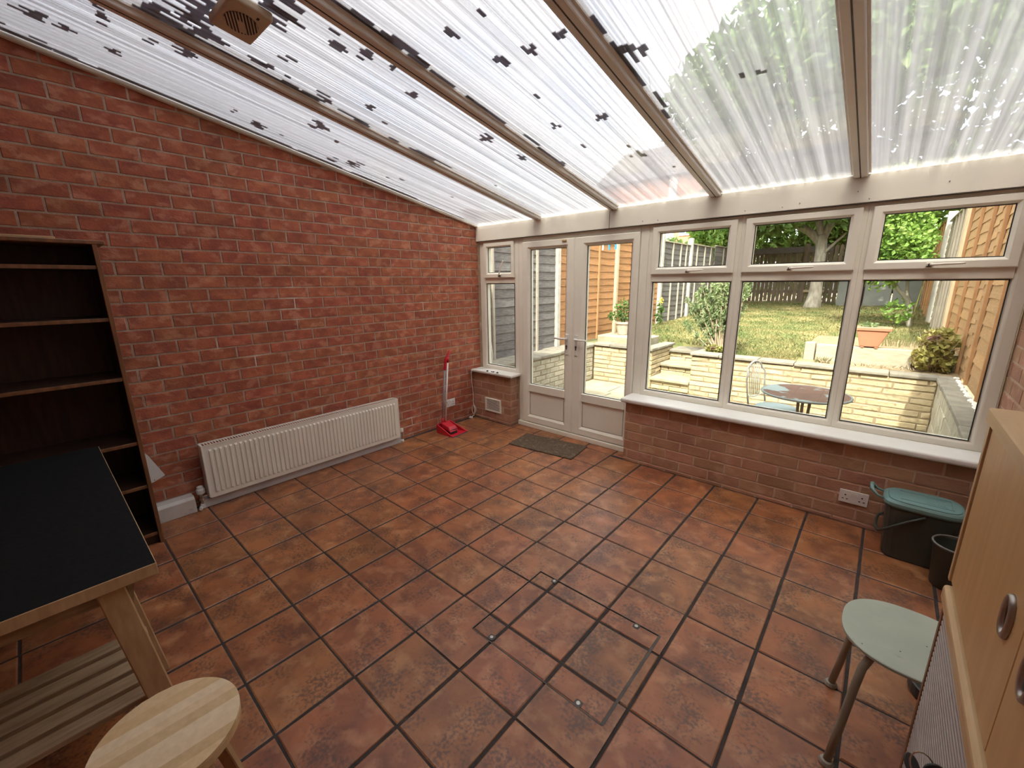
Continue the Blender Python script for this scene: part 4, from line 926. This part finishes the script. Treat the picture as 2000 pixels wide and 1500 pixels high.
# return wall on the right of the steps
MBr = MB().box(1.556, 1.72, WY+.19, 3.56, -.3, .512).build('return_wall', M['stonej']); keep(MBr, gw)
coping(gw, 'y', WY+.20, 3.56, 1.54, 1.74, .520, .555, 2, lambda x: 0, 9)
# lawn
lm = MB(); nx, ny = 24, 40
for j in range(ny+1):
    for i in range(nx+1):
        x = -.6 + 5.4*i/nx; y = WY+.10 + (14.2-WY-.10)*j/ny
        z = LZ(y) + .012*math.sin(x*3.1+y*1.7) + .010*math.sin(y*4.3-x*2)
        if .74 < x < 1.78 and y < 3.62: z = -.1
        if x < .9 and y < 3.6: z = .50
        lm.v.append((x, y, z))
for j in range(ny):
    for i in range(nx): lm.f.append((j*(nx+1)+i, j*(nx+1)+i+1, (j+1)*(nx+1)+i+1, (j+1)*(nx+1)+i))
lo = lm.build('lawn', M['lawn'], smooth=True); tag(lo, 'patchy dry lawn rising towards the back fence', kind='structure')
rg = np.random.default_rng(5); N = 42000
gx = rg.uniform(-.38, 4.2, N); gy = 2.9 + 10.3*rg.random(N)**1.7
ok = ~((gx > .7) & (gx < 1.8) & (gy < 3.65)) & ~((gx < .98) & (gy < 3.55)) & ~((gx > 2.75) & (gy < 3.6)); gx, gy = gx[ok], gy[ok]; n = len(gx)
gz = .50 + .03*np.maximum(0, gy-2.8) + .012*np.sin(gx*3.1+gy*1.7) + .010*np.sin(gy*4.3-gx*2) - .004
an = rg.uniform(0, 6.283, n); hh = rg.uniform(.015, .055, n); ww = rg.uniform(.003, .006, n)*(1+.12*gy); lx, ly = rg.normal(0, .025, n), rg.normal(0, .025, n)
V = np.empty((n, 3, 3)); V[:,0] = np.stack([gx-ww*np.cos(an), gy-ww*np.sin(an), gz], 1); V[:,1] = np.stack([gx+ww*np.cos(an), gy+ww*np.sin(an), gz], 1); V[:,2] = np.stack([gx+lx, gy+ly, gz+hh], 1)
me = bpy.data.meshes.new('grass'); me.from_pydata(V.reshape(-1,3).tolist(), [], np.arange(3*n).reshape(-1,3).tolist()); me.materials.append(M['grass'])
go = obj('grass', me, None, lo); go['kind'] = 'stuff'

# fences -----------------------------------------------------------------
def fence_panel(label, side, y0, y1, zb, zt, mat, bat, ys, bh=.118, seed=1, xw=None, group=None):
    """lapped panel: horizontal waney boards, vertical battens, top cap; side -1 left fence, +1 right fence"""
    r = random.Random(seed); X = xw if xw is not None else (-.40 if side < 0 else 4.235); s = -side      # s: direction of the garden
    o = thing('lapped_fence', label, 'fence panel', (X, (y0+y1)/2, zb))
    z = zb; k = 0
    while z < zt - .02:
        z1 = min(z + bh + .02, zt); mb = MB(); N = 8; vs_ = []
        t0, t1 = (.004, .016)
        wav = [r.uniform(-.007, .007) for _ in range(N+1)]
        for q in range(N+1):
            y = y0 + (y1-y0)*q/N; zz = z + (wav[q] if k else 0)
            vs_ += [(X + s*t1, y, zz), (X + s*t0, y, z1), (X + s*(t1-.009), y, zz), (X + s*(t0-.006), y, z1)]
        fs = []
        for q in range(N):
            a, b = 4*q, 4*q+4
            fs += [(a, b, b+1, a+1), (a+2, a+3, b+3, b+2), (a, a+2, b+2, b), (a+1, b+1, b+3, a+3)]
        fs += [(0, 1, 3, 2), (4*N, 4*N+2, 4*N+3, 4*N+1)]
        if s < 0: fs = [f[::-1] for f in fs]
        mb.add(vs_, fs); keep(mb.build('board', M[mat]), o); z += bh; k += 1
    for y in ys:
        w_ = .019; xa, xb = sorted((X + s*.014, X + s*.042))
        keep(MB().box(xa, xb, y-w_, y+w_, zb, zt).build('batten', M[bat], bevel=.002), o)
    xa, xb = sorted((X - s*.012, X + s*.048))
    keep(MB().box(xa, xb, y0, y1, zt, zt+.022).build('cap_rail', M[bat], bevel=.002), o)
    return o
fence_panel('weathered grey fence panel seen through the corner window', -1, .16, 2.03, .52, 2.38, 'fgrey', 'batten_g', (.62, 1.56), seed=1)
fence_panel('orange fence panel seen through the left door leaf', -1, 2.13, 3.92, .54, 2.40, 'forange', 'batten_o', (2.60, 3.33), seed=2)
fence_panel('orange fence panel behind the potted plant', -1, 4.03, 5.95, .58, 2.44, 'forange', 'batten_o', (4.6, 5.3), seed=3)
fence_panel('grey fence panel nearest the rosemary bush', -1, 6.10, 7.78, .62, 2.40, 'fgrey', 'batten_g', (6.66, 7.15, 7.52), seed=4)
fence_panel('grey fence panel beyond the concrete post', -1, 7.90, 9.70, .64, 2.44, 'fgrey', 'batten_g', (8.3, 8.9, 9.4), seed=5)
fence_panel('dark grey fence panel furthest back on the left', -1, 9.82, 13.30, .70, 2.50, 'fgrey', 'batten_g', (10.6, 11.6, 12.5), seed=6)
def post(x, y, w_, zb, zt, mat, label):
    return tag(MB().box(x-w_/2, x+w_/2, y-w_/2, y+w_/2, zb, zt).build('concrete_post' if mat == 'post' else 'wooden_post', M[mat], bevel=.006), label, 'post')
post(-.385, 2.08, .085, .50, 2.46, 'post', 'pale post between the grey and orange panels')
post(-.385, 3.975, .08, .52, 2.48, 'postwood', 'tan post between the two orange panels')
post(-.385, 6.03, .10, .55, 2.56, 'post', 'pale concrete post left of the rosemary bush')
post(-.385, 7.84, .10, .58, 2.58, 'post', 'tall pale concrete post above the rosemary bush')
fence_panel('tan lapped fence panel nearest the brick wall', 1, .20, 2.80, .545, 2.50, 'ftan', 'batten_o', (.9, 1.62, 2.38), seed=7)
fence_panel('tan lapped fence panel behind the corner shrub', 1, 2.802, 5.22, .50, 2.54, 'ftan', 'batten_o', (3.12, 4.05, 5.07), seed=8)
fence_panel('greyed fence panel beyond the tan panels', 1, 5.42, 8.40, .56, 2.58, 'fgreen', 'batten_g', (5.8, 6.3, 6.8, 7.3, 7.8), seed=9)
fence_panel('olive fence panel furthest back on the right', 1, 8.62, 13.30, .64, 2.70, 'ftan', 'batten_o', (9.2, 9.9, 10.6, 11.4, 12.3), seed=10)
post(4.22, 5.32, .10, .50, 2.60, 'postwood', 'wooden post between the tan and greyed panels')
post(4.22, 8.51, .13, .55, 2.78, 'post', 'pale topped post at the far end of the greyed panel')
# back fence of upright palings
bf = thing('paling_fence', 'dark upright paling fence at the back of the lawn', 'fence', (1.6, 13.45, .8))
r = random.Random(9); x = -.4; k = 0; pme = {}
while x < 4.3:
    h = 2.60 + r.uniform(-.03, .03); key = k % 6
    if key not in pme:
        m_ = MB().prism([(-.048, 0), (.048, 0), (.048, 1.74), (0, 1.78), (-.048, 1.74)], -.011, .011, 1).mesh('paling'); m_.materials.append(M['picket']); pme[key] = m_
    o = obj('paling', pme[key], None, None, loc=(x, 13.45, .84 + r.uniform(-.03, .03))); keep(o, bf); x += .118 + r.uniform(-.004, .008); k += 1
for z in (1.12, 1.55, 2.38): keep(MB().box(-.45, 4.3, 13.47, 13.52, z, z+.09).build('rail', M['picket']), bf)
keep(MB().box(-.45, 2.0, 13.40, 13.44, 2.40, 2.58).build('top_board', M['fgrey']), bf)
for x in (1.35, 3.1): keep(MB().box(x-.06, x+.06, 13.38, 13.46, .7, 2.66).build('post', M['picket']), bf)
keep(MB().box(1.40, 1.95, 13.37, 13.40, 1.15, 1.22).build('brace', M['postwood']), bf)
sh = thing('grey_panels', 'grey green sheet panels leaning by the back fence', 'panel', (3.2, 12.5, .79))
for k, x in enumerate((2.36, 2.98, 3.60)):
    keep(MB().hexa([(x,12.5,.78),(x+.58,12.5,.78),(x+.58,12.52,.78),(x,12.52,.78),(x,12.62,2.05),(x+.58,12.62,2.05),(x+.58,12.64,2.05),(x,12.64,2.05)]).build('sheet', M['shed']), sh)

# plants -----------------------------------------------------------------
def foliage(name, parent, mat, blobs, size, seed, elong=1.6, hollow=.35, droop=0.0):
    """leaves as small folded rhombs scattered through ellipsoids; blobs = [(centre, radii, count)]"""
    rg = np.random.default_rng(seed); VV = []
    for (c, rad, n) in blobs:
        d = rg.normal(size=(n, 3)); d /= np.linalg.norm(d, axis=1, keepdims=True)
        q = (hollow + (1-hollow)*rg.random(n)**.6)[:, None]
        p = np.array(c) + d*q*np.array(rad)
        a = rg.normal(size=(n, 3)); a[:,2] -= droop; a /= np.linalg.norm(a, axis=1, keepdims=True)
        b = rg.normal(size=(n, 3)); b -= a*(a*b).sum(1, keepdims=True); b /= np.linalg.norm(b, axis=1, keepdims=True)
        s = (size*rg.uniform(.6, 1.3, n))[:, None]; nn = np.cross(a, b)
        VV.append(np.stack([p - a*s*elong*.5, p + b*s*.42 + nn*s*.12, p + a*s*elong*.5, p - b*s*.42 + nn*s*.12], 1))
    V = np.concatenate(VV); n = len(V)
    me = bpy.data.meshes.new(name); me.from_pydata(V.reshape(-1,3).tolist(), [], np.arange(4*n).reshape(-1,4).tolist()); me.materials.append(M[mat])
    o = obj(name, me); keep(o, parent); o['kind'] = 'stuff'; return o
def limb(pts, rad, nm, parent, mat='bark', n=10):
    P = [Vector(p) for p in pts]; S = []; Rr = []
    for i in range(len(P)-1):
        p_, q_, r2, s2 = [P[max(0, min(len(P)-1, i+k))] for k in (-1, 0, 1, 2)]
        for t in (0, .34, .67):
            S.append(.5*((2*q_)+(r2-p_)*t+(2*p_-5*q_+4*r2-s2)*t*t+(3*q_-p_-3*r2+s2)*t**3)); Rr.append(rad[i]+(rad[i+1]-rad[i])*t)
    S.append(P[-1]); Rr.append(rad[-1])
    return keep(MB().tube(S, Rr, n).build(nm, M[mat], smooth=True), parent)
tr = thing('garden_tree', 'pale barked tree with forked trunk standing at the end of the lawn', 'tree', (1.92, 11.5, .76))
limb([(1.90,11.5,.70),(1.93,11.5,1.15),(1.92,11.5,1.8),(1.91,11.5,2.4),(1.86,11.5,2.75)], [.24,.165,.135,.135,.14], 'trunk', tr)
limb([(1.88,11.5,2.55),(1.55,11.45,2.88),(1.15,11.4,3.12),(.6,11.2,3.6),(0.1,10.9,4.1)], [.12,.10,.085,.06,.03], 'branch', tr)
limb([(1.88,11.5,2.6),(1.78,11.5,3.1),(1.55,11.6,3.7),(1.3,11.8,4.6)], [.11,.085,.07,.03], 'branch', tr)
limb([(1.90,11.5,2.6),(2.08,11.5,3.1),(2.5,11.4,3.8),(3.1,11.2,4.4)], [.11,.085,.06,.03], 'branch', tr)
limb([(2.0,11.45,2.28),(2.2,11.4,2.5),(2.42,11.4,2.75)], [.04,.03,.02], 'branch', tr)
foliage('foliage', tr, 'leaf_mid', [((1.4,8.2,5.7),(2.6,2.6,1.2),2600),((3.6,9.2,6.2),(2.2,2.6,1.6),2600),((-.2,10.3,6.2),(2.2,2.2,1.6),2200),((2.2,11.6,8.0),(3.4,2.6,2.0),3800),((1.2,11.0,4.2),(2.0,1.8,1.0),2600),((3.0,11.0,4.3),(1.8,1.6,1.1),2200),((.7,10.4,3.25),(1.2,.9,.45),1100),((2.9,10.6,3.2),(.9,.8,.45),800)], .17, 3)  # high crown enlarged to dim the sky over the roof and shade the lawn
limb([(1.5,11.6,3.6),(1.6,10.6,4.6),(1.5,9.2,5.4),(1.4,8.0,5.8)], [.08,.07,.05,.02], 'branch', tr)
limb([(1.55,11.6,3.6),(1.9,11.6,5.2),(2.2,11.6,7.0)], [.09,.07,.04], 'branch', tr)
mp_ = thing('back_hedge', 'leafy green hedge behind the paling fence', 'hedge', (1.6, 15.3, .8))
foliage('foliage', mp_, 'leaf_bright', [((.6,15.0,3.1),(1.9,.7,1.0),3000),((2.6,15.2,3.0),(1.9,.8,1.1),2600),((4.6,15.4,3.2),(1.6,.8,1.2),1800),((1.6,15.3,4.4),(3.2,.8,1.0),2200),((1.5,15.6,1.7),(3.4,.5,1.0),1600)], .15, 4)
for x in (.2, 1.5, 2.9, 4.2): limb([(x,15.3,-.3),(x+.05,15.3,2.0),(x,15.3,3.4)], [.07,.06,.03], 'stem', mp_, 'bark', 7)
rt = thing('sky_screen_tree', 'tall green tree added beyond the right fence to dim the sky through the roof', 'tree', (7.0, 13.0, -.3))  # added tree, darkens the bright sky behind the right roof sheets
limb([(7.0,13.0,-.3),(7.0,13.0,3.0),(6.9,13.0,6.0)], [.26,.20,.10], 'trunk', rt)
limb([(7.0,13.0,3.0),(7.9,12.6,4.6),(8.4,12.4,6.0)], [.12,.09,.04], 'branch', rt)
foliage('foliage', rt, 'leaf_mid', [((7.0,13.0,5.6),(2.6,2.2,2.4),4200),((6.2,13.4,8.2),(2.2,2.0,1.9),2600),((8.6,12.6,6.6),(2.0,1.8,2.2),2200)], .19, 23)
cf = thing('conifer', 'bright feathery green conifer above the grey fence', 'tree', (-1.1, 12.2, .6))
foliage('foliage', cf, 'leaf_bright', [((-1.1,12.2,3.1),(.85,.8,1.0),4200),((-.5,11.8,2.75),(.7,.7,.55),2200),((-1.0,12.2,4.2),(.8,.8,.9),1600)], .10, 5, 2.4, .3, .5)
limb([(-1.1,12.2,-.3),(-1.1,12.2,1.8),(-1.1,12.2,3.5)], [.14,.11,.05], 'trunk', cf)
sb = thing('fence_shrub', 'low green shrub peeping over the grey fence by the house', 'shrub', (-1.9, 9.5, .4))
foliage('foliage', sb, 'leaf_mid', [((-1.9,9.6,2.45),(.75,1.8,.42),1800),((-1.9,9.6,1.6),(.7,1.8,.8),700)], .08, 6)
limb([(-1.9,9.6,-.3),(-1.9,9.6,2.2)], [.05,.03], 'stem', sb, 'twig', 6)
# climbing plant on the right
cp = thing('climbing_plant', 'tall leafy climber with thin twisted stems against the right fence', 'climber', (3.85, 7.7, .65))
limb([(3.91,7.7,.62),(3.86,7.7,.9),(3.80,7.7,1.16),(3.60,7.7,1.42),(3.50,7.7,1.9),(3.6,7.7,2.6)], [.045,.04,.035,.03,.025,.015], 'stem', cp, 'bark', 8)
limb([(3.92,7.72,.62),(3.88,7.72,1.0),(3.78,7.72,1.3),(3.74,7.72,1.8),(3.8,7.7,2.4)], [.035,.03,.028,.02,.012], 'stem', cp, 'bark', 8)
limb([(3.93,7.6,.8),(3.94,7.6,1.05),(3.97,7.6,1.4),(3.99,7.6,1.9)], [.014,.014,.012,.01], 'stem', cp, 'leaf_mixed', 6)
foliage('foliage', cp, 'leaf_bright', [((3.45,7.4,2.35),(.62,.5,.62),1900),((3.15,7.5,2.0),(.4,.4,.5),800),((3.75,7.2,2.0),(.35,.4,.5),600),((3.5,7.4,3.1),(.8,.6,.5),900),((3.7,7.5,.95),(.25,.25,.25),120),((3.35,7.5,1.55),(.35,.3,.25),160)], .070, 7, 1.35)
# rosemary bush
rb = thing('rosemary_bush', 'large grey green rosemary bush with bare twisted stems on the retaining wall', 'shrub', (1.86, 3.0, .53))
r = random.Random(14); rbl = []
for k in range(44):
    f = k/43; tx = 1.27 + .78*f + r.uniform(-.06, .06); ty = 3.18 + .20*r.uniform(-1, 1)
    tz_ = 1.60 - .55*max(0, .38-f)/.38*r.uniform(.5, 1.2) - .18*r.random()
    b0 = Vector((1.86 + r.uniform(-.08, .06), 3.0 + r.uniform(-.05, .08), .52)); e0 = Vector((tx, ty, tz_))
    m1 = b0.lerp(e0, .38) + Vector((r.uniform(-.03, .03), 0, -.05)); m2 = b0.lerp(e0, .74) + Vector((r.uniform(-.03, .03), 0, -.02))
    limb([b0, m1, m2, e0], [.013, .010, .006, .002], 'stem', rb, 'twig', 5)
    for q in range(7):
        t = .42 + .10*q; p_ = m1.lerp(m2, (t-.38)/.36) if t < .74 else m2.lerp(e0, (t-.74)/.26)
        rbl.append((tuple(p_ + Vector((r.uniform(-.03, .03), r.uniform(-.03, .03), 0))), (.042, .042, .065), 46 if t > .55 else 14))
foliage('foliage', rb, 'leaf_rosemary', rbl, .021, 8, 2.6, .1, -.9)
foliage('flowers', rb, 'leaf_mixed', [((1.74,2.93,.60),(.10,.07,.06),160),((1.90,2.92,.60),(.08,.06,.05),120)], .03, 18)
# shrub at the right end
cs = thing('corner_shrub', 'untidy shrub with yellow green and purple leaves in the right corner bed', 'shrub', (4.02, 3.10, .53))
r = random.Random(15)
for k in range(22):
    tx, ty, tz_ = 4.02 + .17*r.uniform(-1, 1), 3.1 + .2*r.uniform(-1, 1), r.uniform(.78, 1.03)
    limb([(4.03 + r.uniform(-.05, .05), 3.1 + r.uniform(-.05, .05), .50), (4.02 + (tx-4.02)*.6, 3.1 + (ty-3.1)*.5, .78), (tx, ty, tz_)], [.006, .004, .002], 'stem', cs, 'twig', 4)
foliage('foliage', cs, 'leaf_mixed', [((4.02,3.1,.86),(.165,.20,.17),620),((3.93,3.05,.68),(.12,.16,.12),260),((4.08,3.1,.66),(.11,.16,.12),220)], .045, 9, 1.4)
# pot on the stone block
sbk = tag(MB().box(-.16, .72, 2.98, 3.52, .50, .655).build('plinth_block', M['flag'], bevel=.015, seg=2), 'pale stone block carrying the potted plant', 'block')
pot = thing('plant_pot', 'pale round pot with a leafy plant on the stone block', 'potted plant', (.165, 3.27, .655))
keep(MB().lathe([(.075,.655),(.085,.67),(.120,.84),(.135,.845),(.137,.875),(.124,.878),(.115,.85),(.02,.845)], (.165,3.27,0), 24).build('pot', M['pot'], smooth=False), pot)
r = random.Random(16)
for k in range(9):
    a = r.uniform(0, 6.28); q = r.uniform(.05, .17)
    limb([(.165, 3.27, .83), (.165 + q*.4*math.cos(a), 3.27 + q*.4*math.sin(a), .95), (.165 + q*math.cos(a), 3.27 + q*math.sin(a), r.uniform(1.0, 1.26))], [.007, .005, .002], 'stem', pot, 'twig', 5)
foliage('foliage', pot, 'leaf_mid', [((.165,3.27,1.06),(.15,.15,.20),190),((.0,3.22,.97),(.13,.1,.08),50)], .042, 10, 1.6, .15)
# yellow flowers by the fence post
yf = thing('flower_clump', 'small clump with yellow flowers by the left fence post', 'flowers', (-.24, 5.75, .58))
M['yellow'] = leafm('yellow_petal', (.70,.58,.06), (.62,.50,.05))
foliage('flowers', yf, 'yellow', [((-.22,5.75,1.12),(.08,.08,.11),34)], .030, 11)
foliage('leaves', yf, 'leaf_mid', [((-.22,5.75,.85),(.10,.1,.25),120)], .05, 12)
# weeds on the bed edges
for i, (x, y, z, n, rx, ry, lb) in enumerate(((3.02,3.06,.53,70,.07,.05,'green weed tuft at the foot of the timber post'), (3.75,4.1,.62,420,.30,.40,'tall pale grass tuft behind the terracotta trough'), (1.20,2.585,-.05,60,.22,.03,'low weeds at the foot of the garden steps'), (.30,5.2,.62,160,.5,.5,'weedy patch below the orange fence'), (3.45,2.93,.555,160,.45,.08,'dry leaf litter along the top of the retaining wall'))):
    tf = thing('weed_tuft', lb, 'weeds', (x, y, z)); rg = np.random.default_rng(60+i)
    px = x + rx*rg.uniform(-1, 1, n); py = y + ry*rg.uniform(-1, 1, n); h_ = (.05 if i in (2, 4) else .09 if i != 1 else .22)*rg.uniform(.4, 1.1, n); a = rg.uniform(0, 6.283, n); l1 = rg.normal(0, .035, n); l2 = rg.normal(0, .035, n); w_ = .006
    V = np.stack([np.stack([px-w_*np.cos(a), py-w_*np.sin(a), np.full(n, z)], 1), np.stack([px+w_*np.cos(a), py+w_*np.sin(a), np.full(n, z)], 1), np.stack([px+l1, py+l2, z+h_], 1)], 1)
    me = bpy.data.meshes.new('blades'); me.from_pydata(V.reshape(-1,3).tolist(), [], np.arange(3*n).reshape(-1,3).tolist()); me.materials.append(M['grass' if i != 4 else 'twig'])
    o = obj('blades', me); keep(o, tf); o['kind'] = 'stuff'
# raised bed at the right: soil, sleeper, stump, trough
bdm = MB().box(2.78, 4.22, WY+.18, 3.18, .40, .530).box(2.80, 4.22, 3.28, 4.6, .40, .705).build('planting_bed', M['soil']); tag(bdm, 'dry soil bed behind the retaining wall', kind='structure')
slp = tag(MB().box(2.925, 3.84, 3.18, 3.29, .50, .738).build('timber_sleeper', M['sleeper'], bevel=.008, seg=2), 'bleached timber sleeper edging the raised bed', 'timber')
stp = tag(MB().box(2.800, 2.912, 3.17, 3.30, .45, .755).build('timber_post', M['sleeper'], bevel=.012, seg=2), 'short timber post at the end of the sleeper', 'post')
tg = thing('plant_trough', 'terracotta plastic trough planter on the timber sleeper', 'planter', (3.44, 3.24, .738))
def ringbox(x0, x1, y0, y1, z0, X0, X1, Y0, Y1, z1): return MB().hexa([(x0,y0,z0),(x1,y0,z0),(x1,y1,z0),(x0,y1,z0),(X0,Y0,z1),(X1,Y0,z1),(X1,Y1,z1),(X0,Y1,z1)])
keep(ringbox(3.348, 3.525, 3.165, 3.315, .752, 3.300, 3.600, 3.135, 3.345, .945).build('body', M['terracotta'], bevel=.006), tg)
keep(ringbox(3.284, 3.618, 3.122, 3.358, .945, 3.280, 3.624, 3.118, 3.362, .985).build('rim', M['terracotta'], bevel=.005), tg)
for x in (3.36, 3.49): keep(MB().box(x, x+.032, 3.170, 3.310, .738, .754).build('foot', M['terracotta']), tg)
for k in range(7):
    t = (k+.5)/7; x0 = 3.352 + .170*t; x1 = 3.306 + .288*t
    keep(MB().hexa([(x0-.003,3.160,.765),(x0+.003,3.160,.765),(x0+.003,3.168,.765),(x0-.003,3.168,.765),(x1-.004,3.133,.935),(x1+.004,3.133,.935),(x1+.004,3.141,.935),(x1-.004,3.141,.935)]).build('rib', M['terracotta']), tg)
keep(MB().box(3.296, 3.608, 3.134, 3.346, .975, .987).build('compost', M['soil']), tg)
foliage('seedlings', tg, 'leaf_rosemary', [((3.40,3.24,1.01),(.10,.08,.03),60)], .035, 13)

# bistro table and chair on the patio
bt = thing('bistro_table', 'small round rusty iron bistro table on the patio', 'table', (3.135, .61, PZ))
tcx, tcy, ttz = 3.135, .607, .65
keep(MB().lathe([(.292,-.006),(.300,0)], (tcx, tcy, ttz), 48).build('table_top', M['rusttop']), bt)
rim = [(tcx+.303*math.cos(6.2832*k/48), tcy+.303*math.sin(6.2832*k/48), ttz-.006) for k in range(48)]
keep(MB().tube(rim, .009, 8, closed=True).build('table_rim', M['tablerim'], smooth=True), bt)
for k in range(3):
    a = 6.2832*k/3 + .5; ca, sa = math.cos(a), math.sin(a)
    keep(MB().tube([(tcx+.05*ca, tcy+.05*sa, ttz-.01), (tcx+.035*ca, tcy+.035*sa, .35), (tcx+.06*ca, tcy+.06*sa, .15), (tcx+.22*ca, tcy+.22*sa, PZ+.010)], .011, 8).build('leg', M['tubegreen'], smooth=True), bt)
keep(MB().lathe([(.045,0),(.045,.01)], (tcx, tcy, .30), 16).build('collar', M['tubegreen']), bt)
ch = thing('bistro_chair', 'white iron bistro chair with hooped back beside the rusty table', 'chair', (2.87, 1.02, PZ))
bL, bR = Vector((2.682,.885,.40)), Vector((2.770,1.150,.40)); wv = (bR-bL); cc = (bL+bR)/2; fw = Vector((wv.y, -wv.x, 0)).normalized()
st_ = cc + fw*.185
keep(MB().lathe([(.172,-.018),(.178,-.008),(.170,.004),(.05,.008)], (st_.x, st_.y, .40), 32).build('seat', M['seatblue'], smooth=True), ch)
u_ = wv.normalized(); hoop = []
for k in range(17):
    t = math.pi*k/16; wd = .150
    hoop.append(cc - fw*.06*(1 if 2 < k < 14 else .6) - u_*wd*math.cos(t) + Vector((0, 0, .235 + .165*math.sin(t))))
hoop = [bL] + [bL - fw*.02 + Vector((0,0,.11))] + hoop + [bR - fw*.02 + Vector((0,0,.11))] + [bR]
keep(MB().tube(hoop, .0085, 8).build('back_hoop', M['ironwhite'], smooth=True), ch)
for k in range(6):
    q = -.095 + .038*k; t = math.acos(max(-1, min(1, -q/.15)))
    top = cc - fw*.06 + u_*q + Vector((0, 0, .235 + .165*math.sin(t))); bot = cc - fw*.03 + u_*q*.75 + Vector((0, 0, .075))
    keep(MB().tube([bot, top], .0042, 6).build('back_bar', M['ironwhite'], smooth=True), ch)
keep(MB().tube([bL - fw*.02 + Vector((0,0,.075)), cc - fw*.03 + Vector((0,0,.060)), bR - fw*.02 + Vector((0,0,.075))], .0055, 6).build('back_rail', M['ironwhite']), ch)
for (p, q) in ((bL, bL - fw*.05 - u_*.02), (bR, bR - fw*.05 + u_*.02), (st_ + fw*.10 - u_*.12, st_ + fw*.15 - u_*.15), (st_ + fw*.10 + u_*.12, st_ + fw*.15 + u_*.15)):
    keep(MB().tube([(p.x, p.y, .395), (q.x, q.y, PZ+.008)], .0095, 8).build('leg', M['ironwhite'], smooth=True), ch)
# washing line with pegs
wln = thing('washing_line', 'thin washing line across the patio outside the doors', 'line', (.7, 1.5, 2.0))
keep(MB().tube([(-.37, 1.5, 2.10), (.4, 1.5, 2.020), (.8, 1.5, 1.995), (1.0, 1.48, 2.03), (1.4, 1.2, 2.30), (1.7, .9, 2.55), (2.0, -.2, 3.0), (2.2, BACK, 3.6)], .0018, 5).build('cord', M['white']), wln)
M['blue'] = pm('blue_plastic', (.03,.30,.62), (.025,.26,.55), 8, .4)
for (x, m_, lb) in ((.523,'white','white clothes peg at the left end of the washing line'), (.724,'white','white clothes peg next to the blue pegs'), (.813,'blue','blue clothes peg beside the white peg'), (.900,'blue','blue clothes peg at the right end of the row')):
    pz = 2.020 + (1.995-2.020)*(x-.4)/.4 if x < .8 else 1.996
    pg = thing('clothes_peg', lb, 'peg', (x, 1.5, pz - .06), 'pegs on the washing line')
    for s in (-1, 1): keep(MB().hexa([(x-.007,1.5+s*.002,pz-.062),(x+.007,1.5+s*.002,pz-.062),(x+.007,1.5+s*.009,pz-.062),(x-.007,1.5+s*.009,pz-.062),(x-.007,1.5+s*.003,pz+.018),(x+.007,1.5+s*.003,pz+.018),(x+.007,1.5+s*.008,pz+.018),(x-.007,1.5+s*.008,pz+.018)]).build('prong', M[m_]), pg)
oc = MB().tube([(-.075,.20,1.35),(-.069,.20,1.10),(-.023,.20,.86),(.004,.20,.69),(-.004,.20,.58),(-.03,.18,.538)], .006, 6).build('outdoor_cable', M['white'], smooth=True); tag(oc, 'white cable hanging outside the narrow corner window', 'cable')
# brick house beyond the left fence
hs = thing('far_house', 'red brick house with white windows beyond the left fence', 'building', (-8, 25.5, 0))
keep(MB().box(-13, -5.6, 25.0, 33, -.5, 8.0).build('wall', pm('far_brick', (.50,.21,.12), (.42,.165,.09), 20, .9, stretch=(1,1,3))), hs)
keep(MB().prism([(24.6, 8.0), (33.4, 8.0), (29, 11.0)], -13.3, -5.3, 0).build('roof', pm('far_slate', (.12,.11,.11), (.09,.085,.085), 4, .8)), hs)
for (a, b, c, d) in ((-7.15, -6.35, 4.35, 6.2), (-9.6, -8.6, 4.35, 6.2), (-9.6, -8.6, 1.0, 2.8), (-7.15, -6.35, 1.0, 2.8)):
    wd = keep(MB().ring(a, b, c, d, .09, .09, .09, .09, [(0,25.05),(0,24.93),(1,24.93),(1,25.05)]).box((a+b)/2-.03, (a+b)/2+.03, 24.94, 25.0, c, d).box(a, b, 24.94, 25.0, (c+d)/2-.03, (c+d)/2+.03).build('window', M['white']), hs)
    keep(MB().box(a+.08, b-.08, 24.975, 24.99, c+.08, d-.08).build('pane', pm('far_pane', (.10,.12,.14), (.07,.085,.10), 2, .15)), wd)
keep(MB().tube([(-7.75,24.9,0),(-7.75,24.9,8)], .06, 8).build('drainpipe', M['white']), hs)
keep(MB().box(-8.0, -7.5, 24.94, 25.0, 2.5, 7.9).build('painted_strip', M['sill']), hs)
